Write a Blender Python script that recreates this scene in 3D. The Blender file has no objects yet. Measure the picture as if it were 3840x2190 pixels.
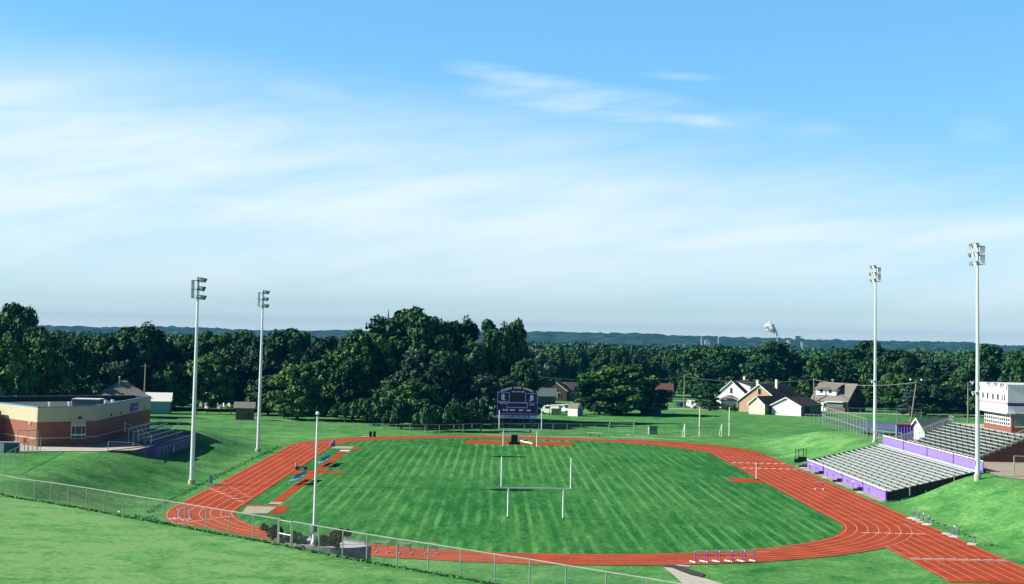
import bpy, math, random
import numpy as np
from mathutils import Vector, Matrix
S=bpy.context.scene; COL=S.collection
R=math.radians; PI=math.pi
# ------------------------------------------------------------------ camera
FPX=6280.67; CAMH=18.398; PITCH=.081607; ROLL=.02216; PPY=750.
f_=Vector((0,math.cos(PITCH),math.sin(PITCH))); u0=Vector((0,-math.sin(PITCH),math.cos(PITCH))); r0=Vector((1,0,0))
r_=math.cos(ROLL)*r0+math.sin(ROLL)*u0; u_=-math.sin(ROLL)*r0+math.cos(ROLL)*u0
cd=bpy.data.cameras.new('camera'); cam=bpy.data.objects.new('camera',cd); COL.objects.link(cam); S.camera=cam
cd.sensor_width=36; cd.lens=36*FPX/3840; cd.shift_y=-(1095-PPY)/3840; cd.clip_start=.5; cd.clip_end=60000
m=Matrix((r_,u_,-f_)).transposed().to_4x4(); m.translation=Vector((0,0,CAMH)); cam.matrix_world=m
# ------------------------------------------------------------------ sun, sky, exposure
SUN_EL=R(31.3); SUN_AZ=Vector((-math.cos(.049),-math.sin(.049)))   # towards the sun, horizontally
sd=Vector((SUN_AZ.x*math.cos(SUN_EL),SUN_AZ.y*math.cos(SUN_EL),math.sin(SUN_EL)))
sl=bpy.data.lights.new('sun','SUN'); sl.energy=4.8; sl.angle=R(.5); sl.color=(1,.95,.84)
so=bpy.data.objects.new('sun',sl); COL.objects.link(so); so.rotation_euler=sd.to_track_quat('Z','Y').to_euler()
S.view_settings.view_transform='Standard'; S.view_settings.look='None'; S.view_settings.exposure=0.85; S.view_settings.gamma=1
W=bpy.data.worlds.new('World'); S.world=W; W.use_nodes=True
def sky():
    nt=W.node_tree; N=nt.nodes; L=nt.links; N.clear()
    out=N.new('ShaderNodeOutputWorld'); bg=N.new('ShaderNodeBackground'); L.new(bg.outputs[0],out.inputs[0])
    bg.inputs[1].default_value=.06
    st=N.new('ShaderNodeTexSky'); st.sky_type='NISHITA'; st.sun_disc=False; st.sun_elevation=SUN_EL
    st.sun_rotation=math.atan2(SUN_AZ.x,SUN_AZ.y); st.altitude=150; st.air_density=1.0; st.dust_density=.4; st.ozone_density=3
    tc=N.new('ShaderNodeTexCoord'); sx=N.new('ShaderNodeSeparateXYZ'); L.new(tc.outputs['Generated'],sx.inputs[0])
    def mth(op,a,b=None,c=None,clamp=False):
        n=N.new('ShaderNodeMath'); n.operation=op; n.use_clamp=clamp
        for i,v in enumerate((a,b,c)):
            if v is None: continue
            if isinstance(v,(int,float)): n.inputs[i].default_value=v
            else: L.new(v,n.inputs[i])
        return n.outputs[0]
    el=sx.outputs[2]; az=mth('DIVIDE',sx.outputs[0],mth('MAXIMUM',sx.outputs[1],.2))
    # clear sky tint: lifted near the horizon, dimmed higher up to darken shade
    mx=N.new('ShaderNodeMix'); mx.data_type='RGBA'; mx.blend_type='MULTIPLY'; mx.inputs[0].default_value=1
    L.new(st.outputs[0],mx.inputs[6])
    rp=N.new('ShaderNodeValToRGB'); L.new(el,rp.inputs[0]); e=rp.color_ramp.elements
    e[0].position=0; e[0].color=SKYT[0]; e[1].position=.31; e[1].color=SKYT[3]; n=e.new(.018); n.color=SKYT[4]
    n=e.new(.075); n.color=SKYT[1]; n=e.new(.2); n.color=SKYT[2]
    L.new(rp.outputs[0],mx.inputs[7])
    # high thin cloud veil
    cv=N.new('ShaderNodeCombineXYZ'); L.new(mth('MULTIPLY',az,3.2),cv.inputs[0]); L.new(mth('MULTIPLY',mth('ADD',el,mth('MULTIPLY',az,-.12)),22.),cv.inputs[1])
    n1=N.new('ShaderNodeTexNoise'); n1.inputs['Scale'].default_value=1.; n1.inputs['Detail'].default_value=6; n1.inputs['Roughness'].default_value=.5; n1.inputs['Distortion'].default_value=.35
    L.new(cv.outputs[0],n1.inputs['Vector'])
    n2=N.new('ShaderNodeTexNoise'); n2.inputs['Scale'].default_value=3.2; n2.inputs['Detail'].default_value=8; n2.inputs['Roughness'].default_value=.62; n2.inputs['Distortion'].default_value=.6
    L.new(cv.outputs[0],n2.inputs['Vector'])
    # veil envelope: rises left, thickest 2-7 degrees up
    e2=mth('ADD',el,mth('MULTIPLY',az,.10))
    b1=N.new('ShaderNodeMapRange'); b1.interpolation_type='SMOOTHSTEP'; L.new(e2,b1.inputs[0]); b1.inputs[1].default_value=.156; b1.inputs[2].default_value=.080
    b2=N.new('ShaderNodeMapRange'); b2.interpolation_type='SMOOTHSTEP'; L.new(el,b2.inputs[0]); b2.inputs[1].default_value=-.005; b2.inputs[2].default_value=.042
    b3=N.new('ShaderNodeMapRange'); b3.interpolation_type='SMOOTHSTEP'; L.new(sx.outputs[1],b3.inputs[0]); b3.inputs[1].default_value=-.1; b3.inputs[2].default_value=.7
    env=mth('MULTIPLY',mth('MULTIPLY',b1.outputs[0],b2.outputs[0]),b3.outputs[0])
    c1=mth('MULTIPLY',mth('SUBTRACT',n1.outputs[0],.30,None),2.6,None,True)
    veil=mth('MULTIPLY',env,mth('ADD',mth('MULTIPLY',c1,.92),mth('MULTIPLY',mth('SUBTRACT',n2.outputs[0],.15,None),.85)),None,True)
    # small wisps above the veil
    wsum=None
    for (ca,ce,wa,we,k_) in ((.040,.143,.080,.010,1.),(.01,.153,.045,.005,.8),(.06,.134,.05,.006,.8),(.15,.128,.055,.009,.9),(.108,.131,.022,.004,.7),(-.125,.142,.03,.007,.5),(-.02,.158,.03,.006,.6),(.10,.156,.03,.003,.6),(.28,.125,.02,.01,.4)):
        xa=mth('DIVIDE',mth('SUBTRACT',az,ca),wa); xe=mth('DIVIDE',mth('SUBTRACT',mth('ADD',el,mth('MULTIPLY',mth('SUBTRACT',az,ca),.05)),ce),we)
        g_=mth('MULTIPLY',mth('SUBTRACT',1.,mth('ADD',mth('MULTIPLY',xa,xa),mth('MULTIPLY',xe,xe)),None,True),k_)
        wsum=g_ if wsum is None else mth('ADD',wsum,g_)
    wi=mth('MULTIPLY',wsum,mth('MULTIPLY',mth('SUBTRACT',n2.outputs[0],.30),2.2,None,True))
    tot=mth('ADD',veil,mth('MULTIPLY',wi,.72),None,True)
    cm=N.new('ShaderNodeMix'); cm.data_type='RGBA'; L.new(mth('MULTIPLY',tot,.93),cm.inputs[0]); L.new(mx.outputs[2],cm.inputs[6]); cm.inputs[7].default_value=CLOUD
    L.new(cm.outputs[2],bg.inputs[0])
SKYT=((1.95,2.4,3.25,1),(.95,1.40,1.78,1),(.93,1.60,1.84,1),(.07,.14,.26,1),(1.10,1.50,2.0,1)); CLOUD=(7.9,9.3,9.8,1)
sky()
S.render.engine='CYCLES'
S.cycles.max_bounces=6; S.cycles.diffuse_bounces=2; S.cycles.glossy_bounces=2; S.cycles.transmission_bounces=2; S.cycles.transparent_max_bounces=24; S.cycles.volume_bounces=0
# ------------------------------------------------------------------ coordinates
G=Vector((3.107,173.13,0)); YAW=-.00789
AX=Vector((math.sin(YAW),math.cos(YAW),0)); BX=Vector((math.cos(YAW),-math.sin(YAW),0))
def F(x,s,z=0.): return G+BX*x+AX*s+Vector((0,0,z))          # field coordinates -> world
def Pz(u,v,z=0.):                                            # where a sight line meets height z
    d=f_+((u-1920)/FPX)*r_+((PPY-v)/FPX)*u_
    t=(z-CAMH)/d.z; return Vector((0,0,CAMH))+d*t
def Pd(u,v,y):                                               # point at distance y along a sight line
    d=f_+((u-1920)/FPX)*r_+((PPY-v)/FPX)*u_
    return Vector((0,0,CAMH))+d*(y/d.y)
# ------------------------------------------------------------------ materials
MT={}
def mat(name,rgb,rough=.7,var=.12,scale=2.,metal=0.,spec=.3,bump=0.,stretch=None,emit=None):
    if name in MT: return MT[name]
    M=bpy.data.materials.new(name); M.use_nodes=True; nt=M.node_tree; N=nt.nodes; L=nt.links
    b=N['Principled BSDF']; b.inputs['Roughness'].default_value=rough; b.inputs['Metallic'].default_value=metal; b.inputs['Specular IOR Level'].default_value=spec
    g=N.new('ShaderNodeNewGeometry'); v=g.outputs['Position']
    if stretch:
        mp=N.new('ShaderNodeMapping'); mp.inputs['Scale'].default_value=stretch; L.new(v,mp.inputs[0]); v=mp.outputs[0]
    n=N.new('ShaderNodeTexNoise'); n.inputs['Scale'].default_value=scale; n.inputs['Detail'].default_value=5; L.new(v,n.inputs['Vector'])
    mx=N.new('ShaderNodeMix'); mx.data_type='RGBA'; 
    mr=N.new('ShaderNodeMapRange'); mr.inputs[1].default_value=.3; mr.inputs[2].default_value=.7; L.new(n.outputs[0],mr.inputs[0]); L.new(mr.outputs[0],mx.inputs[0])
    mx.inputs[6].default_value=(*[max(0,c*(1-var)) for c in rgb],1); mx.inputs[7].default_value=(*[min(1,c*(1+var)) for c in rgb],1)
    L.new(mx.outputs[2],b.inputs['Base Color'])
    if bump:
        bp=N.new('ShaderNodeBump'); bp.inputs['Strength'].default_value=bump; bp.inputs['Distance'].default_value=.1; L.new(n.outputs[0],bp.inputs['Height']); L.new(bp.outputs[0],b.inputs['Normal'])
    MT[name]=M; return M
def grass_mat(name,pale,deep,stripes=False,big=.045,patch=.5):
    M=bpy.data.materials.new(name); M.use_nodes=True; nt=M.node_tree; N=nt.nodes; L=nt.links
    b=N['Principled BSDF']; b.inputs['Roughness'].default_value=.9; b.inputs['Specular IOR Level'].default_value=.1
    g=N.new('ShaderNodeNewGeometry'); pos=g.outputs['Position']
    def noise(sc,det,stretch=(1,1,1),rough=.6,dist=0):
        mp=N.new('ShaderNodeMapping'); mp.inputs['Scale'].default_value=stretch; L.new(pos,mp.inputs[0])
        n=N.new('ShaderNodeTexNoise'); n.inputs['Scale'].default_value=sc; n.inputs['Detail'].default_value=det; n.inputs['Roughness'].default_value=rough; n.inputs['Distortion'].default_value=dist
        L.new(mp.outputs[0],n.inputs['Vector']); return n.outputs[0]
    def mth(op,a,bb=None,clamp=False):
        n=N.new('ShaderNodeMath'); n.operation=op; n.use_clamp=clamp
        for i,v in enumerate((a,bb)):
            if v is None: continue
            if isinstance(v,(int,float)): n.inputs[i].default_value=v
            else: L.new(v,n.inputs[i])
        return n.outputs[0]
    nb=noise(big,4,(1,.6,1),.55,.4); nm=noise(.55,5,(.5,.35,1),.65); nf=noise(2.2,5,(1,.2 if stripes else .45,1),.75)
    if stripes: nm=noise(.7,5,(1,.13,1),.65)
    t=mth('ADD',mth('ADD',mth('MULTIPLY',mth('SUBTRACT',nb,.5),2.4*patch),mth('MULTIPLY',mth('SUBTRACT',nm,.5),2.1)),mth('MULTIPLY',mth('SUBTRACT',nf,.5),2.2))
    t=mth('ADD',t,.5)
    if stripes:
        sx=N.new('ShaderNodeSeparateXYZ'); L.new(pos,sx.inputs[0])
        xx=mth('ADD',sx.outputs[0],mth('MULTIPLY',sx.outputs[1],-math.tan(YAW)))
        wob=noise(.04,2,(1,.4,1)); 
        ph=mth('ADD',mth('ADD',mth('MULTIPLY',xx,2*PI/1.32),mth('MULTIPLY',wob,4.)),mth('MULTIPLY',nm,.3))
        s1=mth('SINE',ph); s1=mth('MULTIPLY',mth('SUBTRACT',s1,.15),1.6,True)
        mask=mth('MULTIPLY',mth('SUBTRACT',noise(.045,4,(1,.6,1),.7),.40),6.,True)
        c1_=N.new('ShaderNodeCombineXYZ'); L.new(xx,c1_.inputs[0]); n1_=N.new('ShaderNodeTexNoise'); n1_.inputs['Scale'].default_value=.42; n1_.inputs['Detail'].default_value=2; L.new(c1_.outputs[0],n1_.inputs['Vector'])
        mask=mth('MULTIPLY',mask,mth('MULTIPLY',mth('SUBTRACT',n1_.outputs[0],.28),3.2,True))
        brk=mth('ADD',mth('MULTIPLY',nm,.8),.45,True)
        yy=mth('SINE',mth('ADD',mth('MULTIPLY',sx.outputs[1],.33),mth('MULTIPLY',wob,5.)))
        t=mth('ADD',mth('MULTIPLY',t,.8),mth('ADD',mth('MULTIPLY',mth('MULTIPLY',mth('MULTIPLY',s1,mask),brk),.95),mth('MULTIPLY',yy,.0)))
        t=mth('SUBTRACT',t,.12)
    if not stripes:
        at=N.new('ShaderNodeAttribute'); at.attribute_name='sun_pale'; t=mth('ADD',t,at.outputs['Fac'])
    cr=N.new('ShaderNodeValToRGB'); L.new(t,cr.inputs[0]); e=cr.color_ramp.elements
    e[0].position=0.; e[0].color=(*deep,1); e[1].position=1.; e[1].color=(*pale,1)
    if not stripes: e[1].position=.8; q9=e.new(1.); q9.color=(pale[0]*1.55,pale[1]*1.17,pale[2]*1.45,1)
    L.new(cr.outputs[0],b.inputs['Base Color'])
    bp=N.new('ShaderNodeBump'); bp.inputs['Strength'].default_value=.5; bp.inputs['Distance'].default_value=.12; L.new(mth('ADD',nf,nm),bp.inputs['Height']); L.new(bp.outputs[0],b.inputs['Normal'])
    return M
def leaf_mat(name,dark,mid,lite,hue=.03):
    M=bpy.data.materials.new(name); M.use_nodes=True; nt=M.node_tree; N=nt.nodes; L=nt.links
    b=N['Principled BSDF']; b.inputs['Roughness'].default_value=.65; b.inputs['Specular IOR Level'].default_value=.15
    at=N.new('ShaderNodeAttribute'); at.attribute_name='tone'
    oi=N.new('ShaderNodeObjectInfo')
    ad=N.new('ShaderNodeMath'); ad.operation='MULTIPLY_ADD'; L.new(oi.outputs['Random'],ad.inputs[0]); ad.inputs[1].default_value=.5; L.new(at.outputs['Fac'],ad.inputs[2])
    sb=N.new('ShaderNodeMath'); sb.operation='SUBTRACT'; L.new(ad.outputs[0],sb.inputs[0]); sb.inputs[1].default_value=.25
    cr=N.new('ShaderNodeValToRGB'); L.new(sb.outputs[0],cr.inputs[0]); e=cr.color_ramp.elements
    e[0].position=0; e[0].color=(*dark,1); e[1].position=1; e[1].color=(*lite,1); n=e.new(.5); n.color=(*mid,1)
    L.new(cr.outputs[0],b.inputs['Base Color'])
    M.use_nodes=True; return M
def mesh_mat(name,rgb,cover=.3):      # woven wire: crossing diagonal wires with see-through gaps
    M=bpy.data.materials.new(name); M.use_nodes=True; nt=M.node_tree; N=nt.nodes; L=nt.links
    out=N['Material Output']; b=N['Principled BSDF']; b.inputs['Base Color'].default_value=(*rgb,1); b.inputs['Roughness'].default_value=.5; b.inputs['Metallic'].default_value=.3
    tr=N.new('ShaderNodeBsdfTransparent'); mx=N.new('ShaderNodeMixShader')
    tc=N.new('ShaderNodeTexCoord'); s=N.new('ShaderNodeSeparateXYZ'); L.new(tc.outputs['Object'],s.inputs[0])
    def mth(op,a,bb):
        n=N.new('ShaderNodeMath'); n.operation=op
        for i,v in enumerate((a,bb)):
            if isinstance(v,(int,float)): n.inputs[i].default_value=v
            else: L.new(v,n.inputs[i])
        return n.outputs[0]
    h=mth('ADD',s.outputs[0],mth('MULTIPLY',s.outputs[1],.62))
    def wires(sg):
        a=mth('MULTIPLY',mth('ADD',h,mth('MULTIPLY',s.outputs[2],sg)),12.)
        return mth('LESS_THAN',mth('ABSOLUTE',mth('SUBTRACT',mth('FRACT',a,0),.5),0),cover*.25)
    fac=mth('MAXIMUM',wires(1.),wires(-1.))
    L.new(fac,mx.inputs[0]); L.new(tr.outputs[0],mx.inputs[1]); L.new(b.outputs[0],mx.inputs[2]); L.new(mx.outputs[0],out.inputs[0])
    return M
white=mat('white_paint',(.8,.8,.78),.45,.05); steel=mat('galvanised_steel',(.52,.55,.56),.4,.1,metal=.5); darkst=mat('dark_steel',(.05,.055,.06),.5)
fpost=mat('fence_steel',(.30,.34,.30),.5,.12,metal=.2)
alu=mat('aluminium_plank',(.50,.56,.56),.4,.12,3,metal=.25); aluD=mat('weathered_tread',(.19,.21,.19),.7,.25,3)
purple=mat('purple_paint',(.235,.165,.56),.5,.08,1.5); dpurple=mat('dark_purple_paint',(.035,.02,.18),.5,.1); black=mat('black_paint',(.015,.015,.018),.6)
brick=mat('red_brick',(.26,.10,.07),.85,.18,6); brickL=mat('tan_red_brick',(.23,.09,.062),.85,.12,5); cream=mat('cream_block',(.43,.40,.27),.85,.06,3)
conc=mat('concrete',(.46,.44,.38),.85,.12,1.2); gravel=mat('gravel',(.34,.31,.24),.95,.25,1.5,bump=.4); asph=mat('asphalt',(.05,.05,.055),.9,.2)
trk=mat('red_running_surface',(.38,.062,.024),.95,.24,.35,bump=.05,spec=.05); lane=mat('lane_paint',(.52,.38,.29),.7,.25,6); sand=mat('pale_sand',(.38,.35,.26),.95,.2,2,bump=.3)
roofD=mat('dark_shingle',(.055,.052,.055),.9,.25,3); roofG=mat('grey_shingle',(.20,.19,.17),.9,.2,3); roofB=mat('slate_blue_shingle',(.09,.13,.14),.9,.2,3); roofT=mat('tan_shingle',(.36,.25,.13),.9,.15,3)
glass=mat('window_glass',(.02,.03,.045),.08,.3,.8,spec=.8); siding=mat('white_siding',(.80,.80,.76),.6,.05,stretch=(.1,.1,6)); brownw=mat('brown_siding',(.09,.055,.045),.8,.15); tansid=mat('tan_siding',(.46,.30,.20),.8,.08)
creamw=mat('cream_siding',(.78,.72,.50),.7,.05); tealw=mat('grey_green_siding',(.12,.18,.17),.8,.1); navyw=mat('slate_siding',(.08,.10,.16),.8,.1); wood=mat('weathered_wood',(.16,.10,.06),.85,.25,4); greyw=mat('grey_siding',(.38,.40,.44),.7,.08)
bluep=mat('light_blue_paint',(.20,.36,.50),.5,.1); polew=mat('utility_pole_wood',(.26,.22,.17),.85,.2,3); orange=mat('orange_plastic',(.75,.18,.05),.5); lav=mat('lavender_paint',(.34,.30,.52),.55)
corr=mat('corrugated_white_metal',(.74,.75,.78),.45,.12,1,stretch=(5,5,.05)); roofm=mat('flat_roof_membrane',(.07,.085,.09),.9,.25,.8); bark=mat('bark',(.075,.06,.045),.9,.3,3); stone=mat('stone_block',(.13,.13,.16),.9,.25,3,bump=.3)
wire=mesh_mat('chain_link',(.25,.29,.25),.07); panelmesh=mesh_mat('fine_wire_panel',(.5,.5,.55),.75)
court=mat('court_green',(.05,.16,.13),.8); courtp=mat('court_purple',(.13,.11,.30),.8); roofblue=mat('blue_grey_flashing',(.10,.25,.38),.5)
lens=mat('lamp_glass',(.75,.78,.78),.15,.05,spec=.7); car_w=mat('white_car_paint',(.8,.8,.8),.25,.02,spec=.6); car_d=mat('dark_blue_car_paint',(.03,.04,.10),.25,.02,spec=.6); rubber=mat('rubber',(.02,.02,.02),.8)
# ------------------------------------------------------------------ mesh helpers
class MB:
    def __init__(s): s.v=[]; s.f=[]; s.m=[]; s.mats=[]
    def mi(s,m):
        if m not in s.mats: s.mats.append(m)
        return s.mats.index(m)
    def add(s,vs,fs,m):
        o=len(s.v); s.v+= [tuple(v) for v in vs]; s.f+=[tuple(o+i for i in f) for f in fs]; k=s.mi(m); s.m+=[k]*len(fs)
    def box(s,c,d,m,rz=0,rx=0,ry=0):
        M=Matrix.Rotation(rz,3,'Z')@Matrix.Rotation(ry,3,'Y')@Matrix.Rotation(rx,3,'X'); c=Vector(c)
        vs=[c+M@Vector((x*d[0]/2,y*d[1]/2,z*d[2]/2)) for z in(-1,1) for y in(-1,1) for x in(-1,1)]
        s.add(vs,[(0,2,3,1),(4,5,7,6),(0,1,5,4),(2,6,7,3),(0,4,6,2),(1,3,7,5)],m)
    def tube(s,a,b,r1,r2,m,n=8,cap=True):
        a=Vector(a); b=Vector(b); d=(b-a).normalized(); t=d.orthogonal().normalized(); w=d.cross(t)
        vs=[]; 
        for p,r in((a,r1),(b,r2)):
            for i in range(n): an=2*PI*i/n; vs.append(p+(t*math.cos(an)+w*math.sin(an))*r)
        fs=[(i,(i+1)%n,n+(i+1)%n,n+i) for i in range(n)]
        if cap: fs+=[tuple(range(n-1,-1,-1)),tuple(range(n,2*n))]
        s.add(vs,fs,m)
    def prism(s,poly,z0,z1,m,top=None,bottom=True):
        n=len(poly); vs=[(p[0],p[1],z0) for p in poly]+[(p[0],p[1],z1) for p in poly]
        s.add(vs,[(i,(i+1)%n,n+(i+1)%n,n+i) for i in range(n)]+([tuple(range(n-1,-1,-1))] if bottom else []),m)
        s.add([(p[0],p[1],z1) for p in poly],[tuple(range(n))],top or m)
    def ext(s,poly,dv,m):            # planar polygon (3D points) extruded by dv
        n=len(poly); dv=Vector(dv); vs=[Vector(p) for p in poly]; vs+=[p+dv for p in vs]
        s.add(vs,[tuple(range(n-1,-1,-1)),tuple(range(n,2*n))]+[(i,(i+1)%n,n+(i+1)%n,n+i) for i in range(n)],m)
    def lathe(s,prof,m,n=14,c=(0,0,0)):
        vs=[]
        for r,z in prof:
            for i in range(n): vs.append((c[0]+r*math.cos(2*PI*i/n),c[1]+r*math.sin(2*PI*i/n),c[2]+z))
        fs=[(k*n+i,k*n+(i+1)%n,(k+1)*n+(i+1)%n,(k+1)*n+i) for k in range(len(prof)-1) for i in range(n)]
        s.add(vs,fs,m)
    def ball(s,c,r,m,n=10,k=6,sq=1.):
        s.lathe([(max(.001,r*math.sin(PI*j/k)),-r*sq*math.cos(PI*j/k)) for j in range(k+1)],m,n,c)
    def link(s,name,parent=None,loc=None,smooth=False):
        me=bpy.data.meshes.new(name); me.from_pydata(s.v,[],s.f)
        for mm in s.mats: me.materials.append(mm)
        me.polygons.foreach_set('material_index',s.m)
        if smooth: me.polygons.foreach_set('use_smooth',[True]*len(s.f))
        me.update(); o=bpy.data.objects.new(name,me); COL.objects.link(o)
        if parent: o.parent=parent
        if loc is not None: o.location=loc
        return o
def tag(o,label=None,cat=None,group=None,kind=None):
    if label: o['label']=label
    if cat: o['category']=cat
    if group: o['group']=group
    if kind: o['kind']=kind
    return o
def root(name,loc,rz,label,cat,group=None):
    o=bpy.data.objects.new(name,None); COL.objects.link(o); o.location=loc; o.rotation_euler=(0,0,rz); o.empty_display_size=.3
    return tag(o,label,cat,group)
KIDS={}
def kids(o): return [c for c in COL.objects if c.parent==o]
def cptree(o,parent=None,loc=None,rz=None,label=None,kd=None,scale=None):
    c=o.copy(); COL.objects.link(c)
    if parent: c.parent=parent
    if loc is not None: c.location=loc
    if rz is not None: c.rotation_euler=(0,0,rz)
    if scale is not None: c.scale=scale
    if label: c['label']=label
    for ch in (kd if kd is not None else kids(o)): cptree(ch,c,kd=kids(ch) if kd is None else [])
    return c
# ------------------------------------------------------------------ terrain
def sst(a,b,x): t=np.clip((x-a)/(b-a),0,1); return t*t*(3-2*t)
_r=np.random.RandomState(5); _tab=_r.rand(256,256)
def vnoise(x,y):
    xi=np.floor(x).astype(int); yi=np.floor(y).astype(int); fx=x-xi; fy=y-yi; fx=fx*fx*(3-2*fx); fy=fy*fy*(3-2*fy)
    a=_tab[xi&255,yi&255]; b=_tab[(xi+1)&255,yi&255]; c=_tab[xi&255,(yi+1)&255]; d=_tab[(xi+1)&255,(yi+1)&255]
    return (a*(1-fx)+b*fx)*(1-fy)+(c*(1-fx)+d*fx)*fy
TX,CY0,CY1,RIN=.33,2.94,102.28,31.07
def T(x,y):
    x=np.asarray(x,float); y=np.asarray(y,float)
    gx=(x-G.x)*BX.x+(y-G.y)*BX.y; gs=(x-G.x)*AX.x+(y-G.y)*AX.y
    # bank under the near fence, rising gently to the camera
    d=(x*-.7733)+(y-98)*-.6333
    zf=3.15+np.clip((x+47.5)/56.5,0,1.2)*1.05
    fr=np.where(d>0, zf+np.clip(d,0,90)*.075, zf*sst(-17,1.2,d))
    # left bank
    fs=1-sst(88,128,gs); b_=-gx
    wz=sst(40,52,gs)*(1-sst(78,82,gs))      # stretch below the retaining wall: the ground stays low in front of it
    lo=1.45*sst(40.3,48.,b_)+ (3.0-1.45)*(b_>49.9)
    hi=3.0*sst(40.3,53.5,b_); lf=(lo*wz+hi*(1-wz))*fs
    # right bank
    fr2=(1-sst(118,160,gs)); rt=3.65*sst(41.6,54.0,gx)*fr2*(1-.12*sst(80,125,gs))
    und=((gs>26)&(gs<80)&(gx<54.1)); rt=np.where(und,np.minimum(rt,np.clip((gx-42.2)*.27-.45,0,3.2)),rt)
    z=np.maximum(np.maximum(fr,lf),rt)
    z=z+(vnoise(x*.11+3,y*.11)-.5)*.55*sst(.0,3.,d+14)*(1-sst(-3,1,d))+(vnoise(x*.16,y*.08)-.5)*.5*sst(41,45,b_)*(1-sst(48,50,b_))*(gs<118)
    far=np.clip(y-440,0,2600); z=z-far*.0058
    return z
def Tz(x,y): return float(T(x,y))
def grid(name,xs,ys,m,fn=None,off=0.,kind='structure'):
    X,Y=np.meshgrid(xs,ys); Z=(fn or T)(X,Y)+off
    V=np.stack([X,Y,Z],-1).reshape(-1,3); nx,ny=len(xs),len(ys)
    i=np.arange(nx-1)[None,:]+np.arange(ny-1)[:,None]*nx; q=np.stack([i,i+1,i+1+nx,i+nx],-1).reshape(-1,4)
    return npmesh(name,V,q,[m],smooth=True)
def npmesh(name,V,q,mats,smooth=False,tone=None,parent=None):  # fast mesh from arrays
    me=bpy.data.meshes.new(name); me.vertices.add(len(V)); me.vertices.foreach_set('co',np.ascontiguousarray(V,dtype=np.float32).ravel())
    k=q.shape[1]; me.loops.add(q.size); me.loops.foreach_set('vertex_index',q.astype(np.int32).ravel()); me.polygons.add(len(q))
    me.polygons.foreach_set('loop_start',np.arange(len(q),dtype=np.int32)*k); me.polygons.foreach_set('loop_total',np.full(len(q),k,dtype=np.int32))
    if smooth: me.polygons.foreach_set('use_smooth',np.ones(len(q),dtype=bool))
    for mm in mats: me.materials.append(mm)
    if tone is not None:
        a=me.attributes.new('tone','FLOAT','POINT'); a.data.foreach_set('value',np.asarray(tone,dtype=np.float32))
    me.update(calc_edges=True); me.validate(); o=bpy.data.objects.new(name,me); COL.objects.link(o)
    if parent: o.parent=parent
    return o
GP,GD=(.115,.31,.088),(.018,.155,.03)
grassA=grass_mat('lawn_grass',GP,GD); grassF=grass_mat('striped_field_grass',(.095,.30,.075),(.010,.125,.022),True,.05,.45)
def seq(a,b,step,lo,hi,g=1.13):
    mid=list(np.arange(a,b+step/2,step)); L_=[];R_=[];s=step;x=a
    while x>lo: s*=g; x-=s; L_.append(x)
    s=step;x=mid[-1]
    while x<hi: s*=g; x+=s; R_.append(x)
    return np.array(L_[::-1]+mid+R_)
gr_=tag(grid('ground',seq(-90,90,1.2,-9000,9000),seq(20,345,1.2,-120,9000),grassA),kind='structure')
def sun_paleness(o):  # near bank painted paler, as the sun's angle makes it; knoll paler too
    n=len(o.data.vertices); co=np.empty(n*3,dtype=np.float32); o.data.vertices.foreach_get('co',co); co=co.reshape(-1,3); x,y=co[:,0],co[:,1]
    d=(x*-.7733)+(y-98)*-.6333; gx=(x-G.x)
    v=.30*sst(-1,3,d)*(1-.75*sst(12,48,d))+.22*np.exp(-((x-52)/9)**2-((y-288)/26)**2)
    a=o.data.attributes.new('sun_pale','FLOAT','POINT'); a.data.foreach_set('value',v.astype(np.float32))
sun_paleness(gr_)
# flat playing field, track, lanes
def stadium(r,n=40,off=0.):
    p=[]
    for i in range(n+1): a=PI+PI*i/n; p.append(F(TX+r*math.cos(a),CY0+r*math.sin(a)))
    for i in range(n+1): a=PI*i/n; p.append(F(TX+r*math.cos(a),CY1+r*math.sin(a)))
    return p
def ringmesh(name,r0_,r1_,z,m,n=60):
    a=stadium(r0_,n); b=stadium(r1_,n); mb=MB(); k=len(a)
    mb.add([(p.x,p.y,z) for p in a]+[(p.x,p.y,z) for p in b],[(i,(i+1)%k,k+(i+1)%k,k+i) for i in range(k)],m); return mb
mb=MB(); st=stadium(RIN+.1,60); mb.add([(p.x,p.y,.02) for p in st],[tuple(range(len(st)))],grassF); tag(mb.link('playing_field'),kind='structure')
LW=1.063; ROUT=RIN+.35+6*LW+.15
tm=ringmesh('running_track',RIN,ROUT,.05,trk)
tag(tm.link('running_track'),kind='structure')
X7=TX+RIN+.35+8*LW+.2
mb=MB()   # two extra lanes and the sprint chute beside the right straight
e0=TX+RIN+.1
pts=[(e0,-40.4),(X7,-40.4),(X7,104),(X7-.5,112),(X7-2.2,119),(X7-5,125.5),(X7-9,131.2),(X7-15,136),(X7-22,138.6)]
inn=[(e0,-40.4),(e0,CY0),(e0,CY1)]+[(TX+(RIN+1)*math.cos(a),CY1+(RIN+1)*math.sin(a)) for a in (.2,.4,.6,.8,1.0)]
q=[F(*p) for p in pts]+[F(*p) for p in reversed(inn[1:])]
mb.add([(p.x,p.y,.044) for p in q],[tuple(range(len(q)))],trk); tag(mb.link('sprint_straight'),kind='structure')
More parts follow.
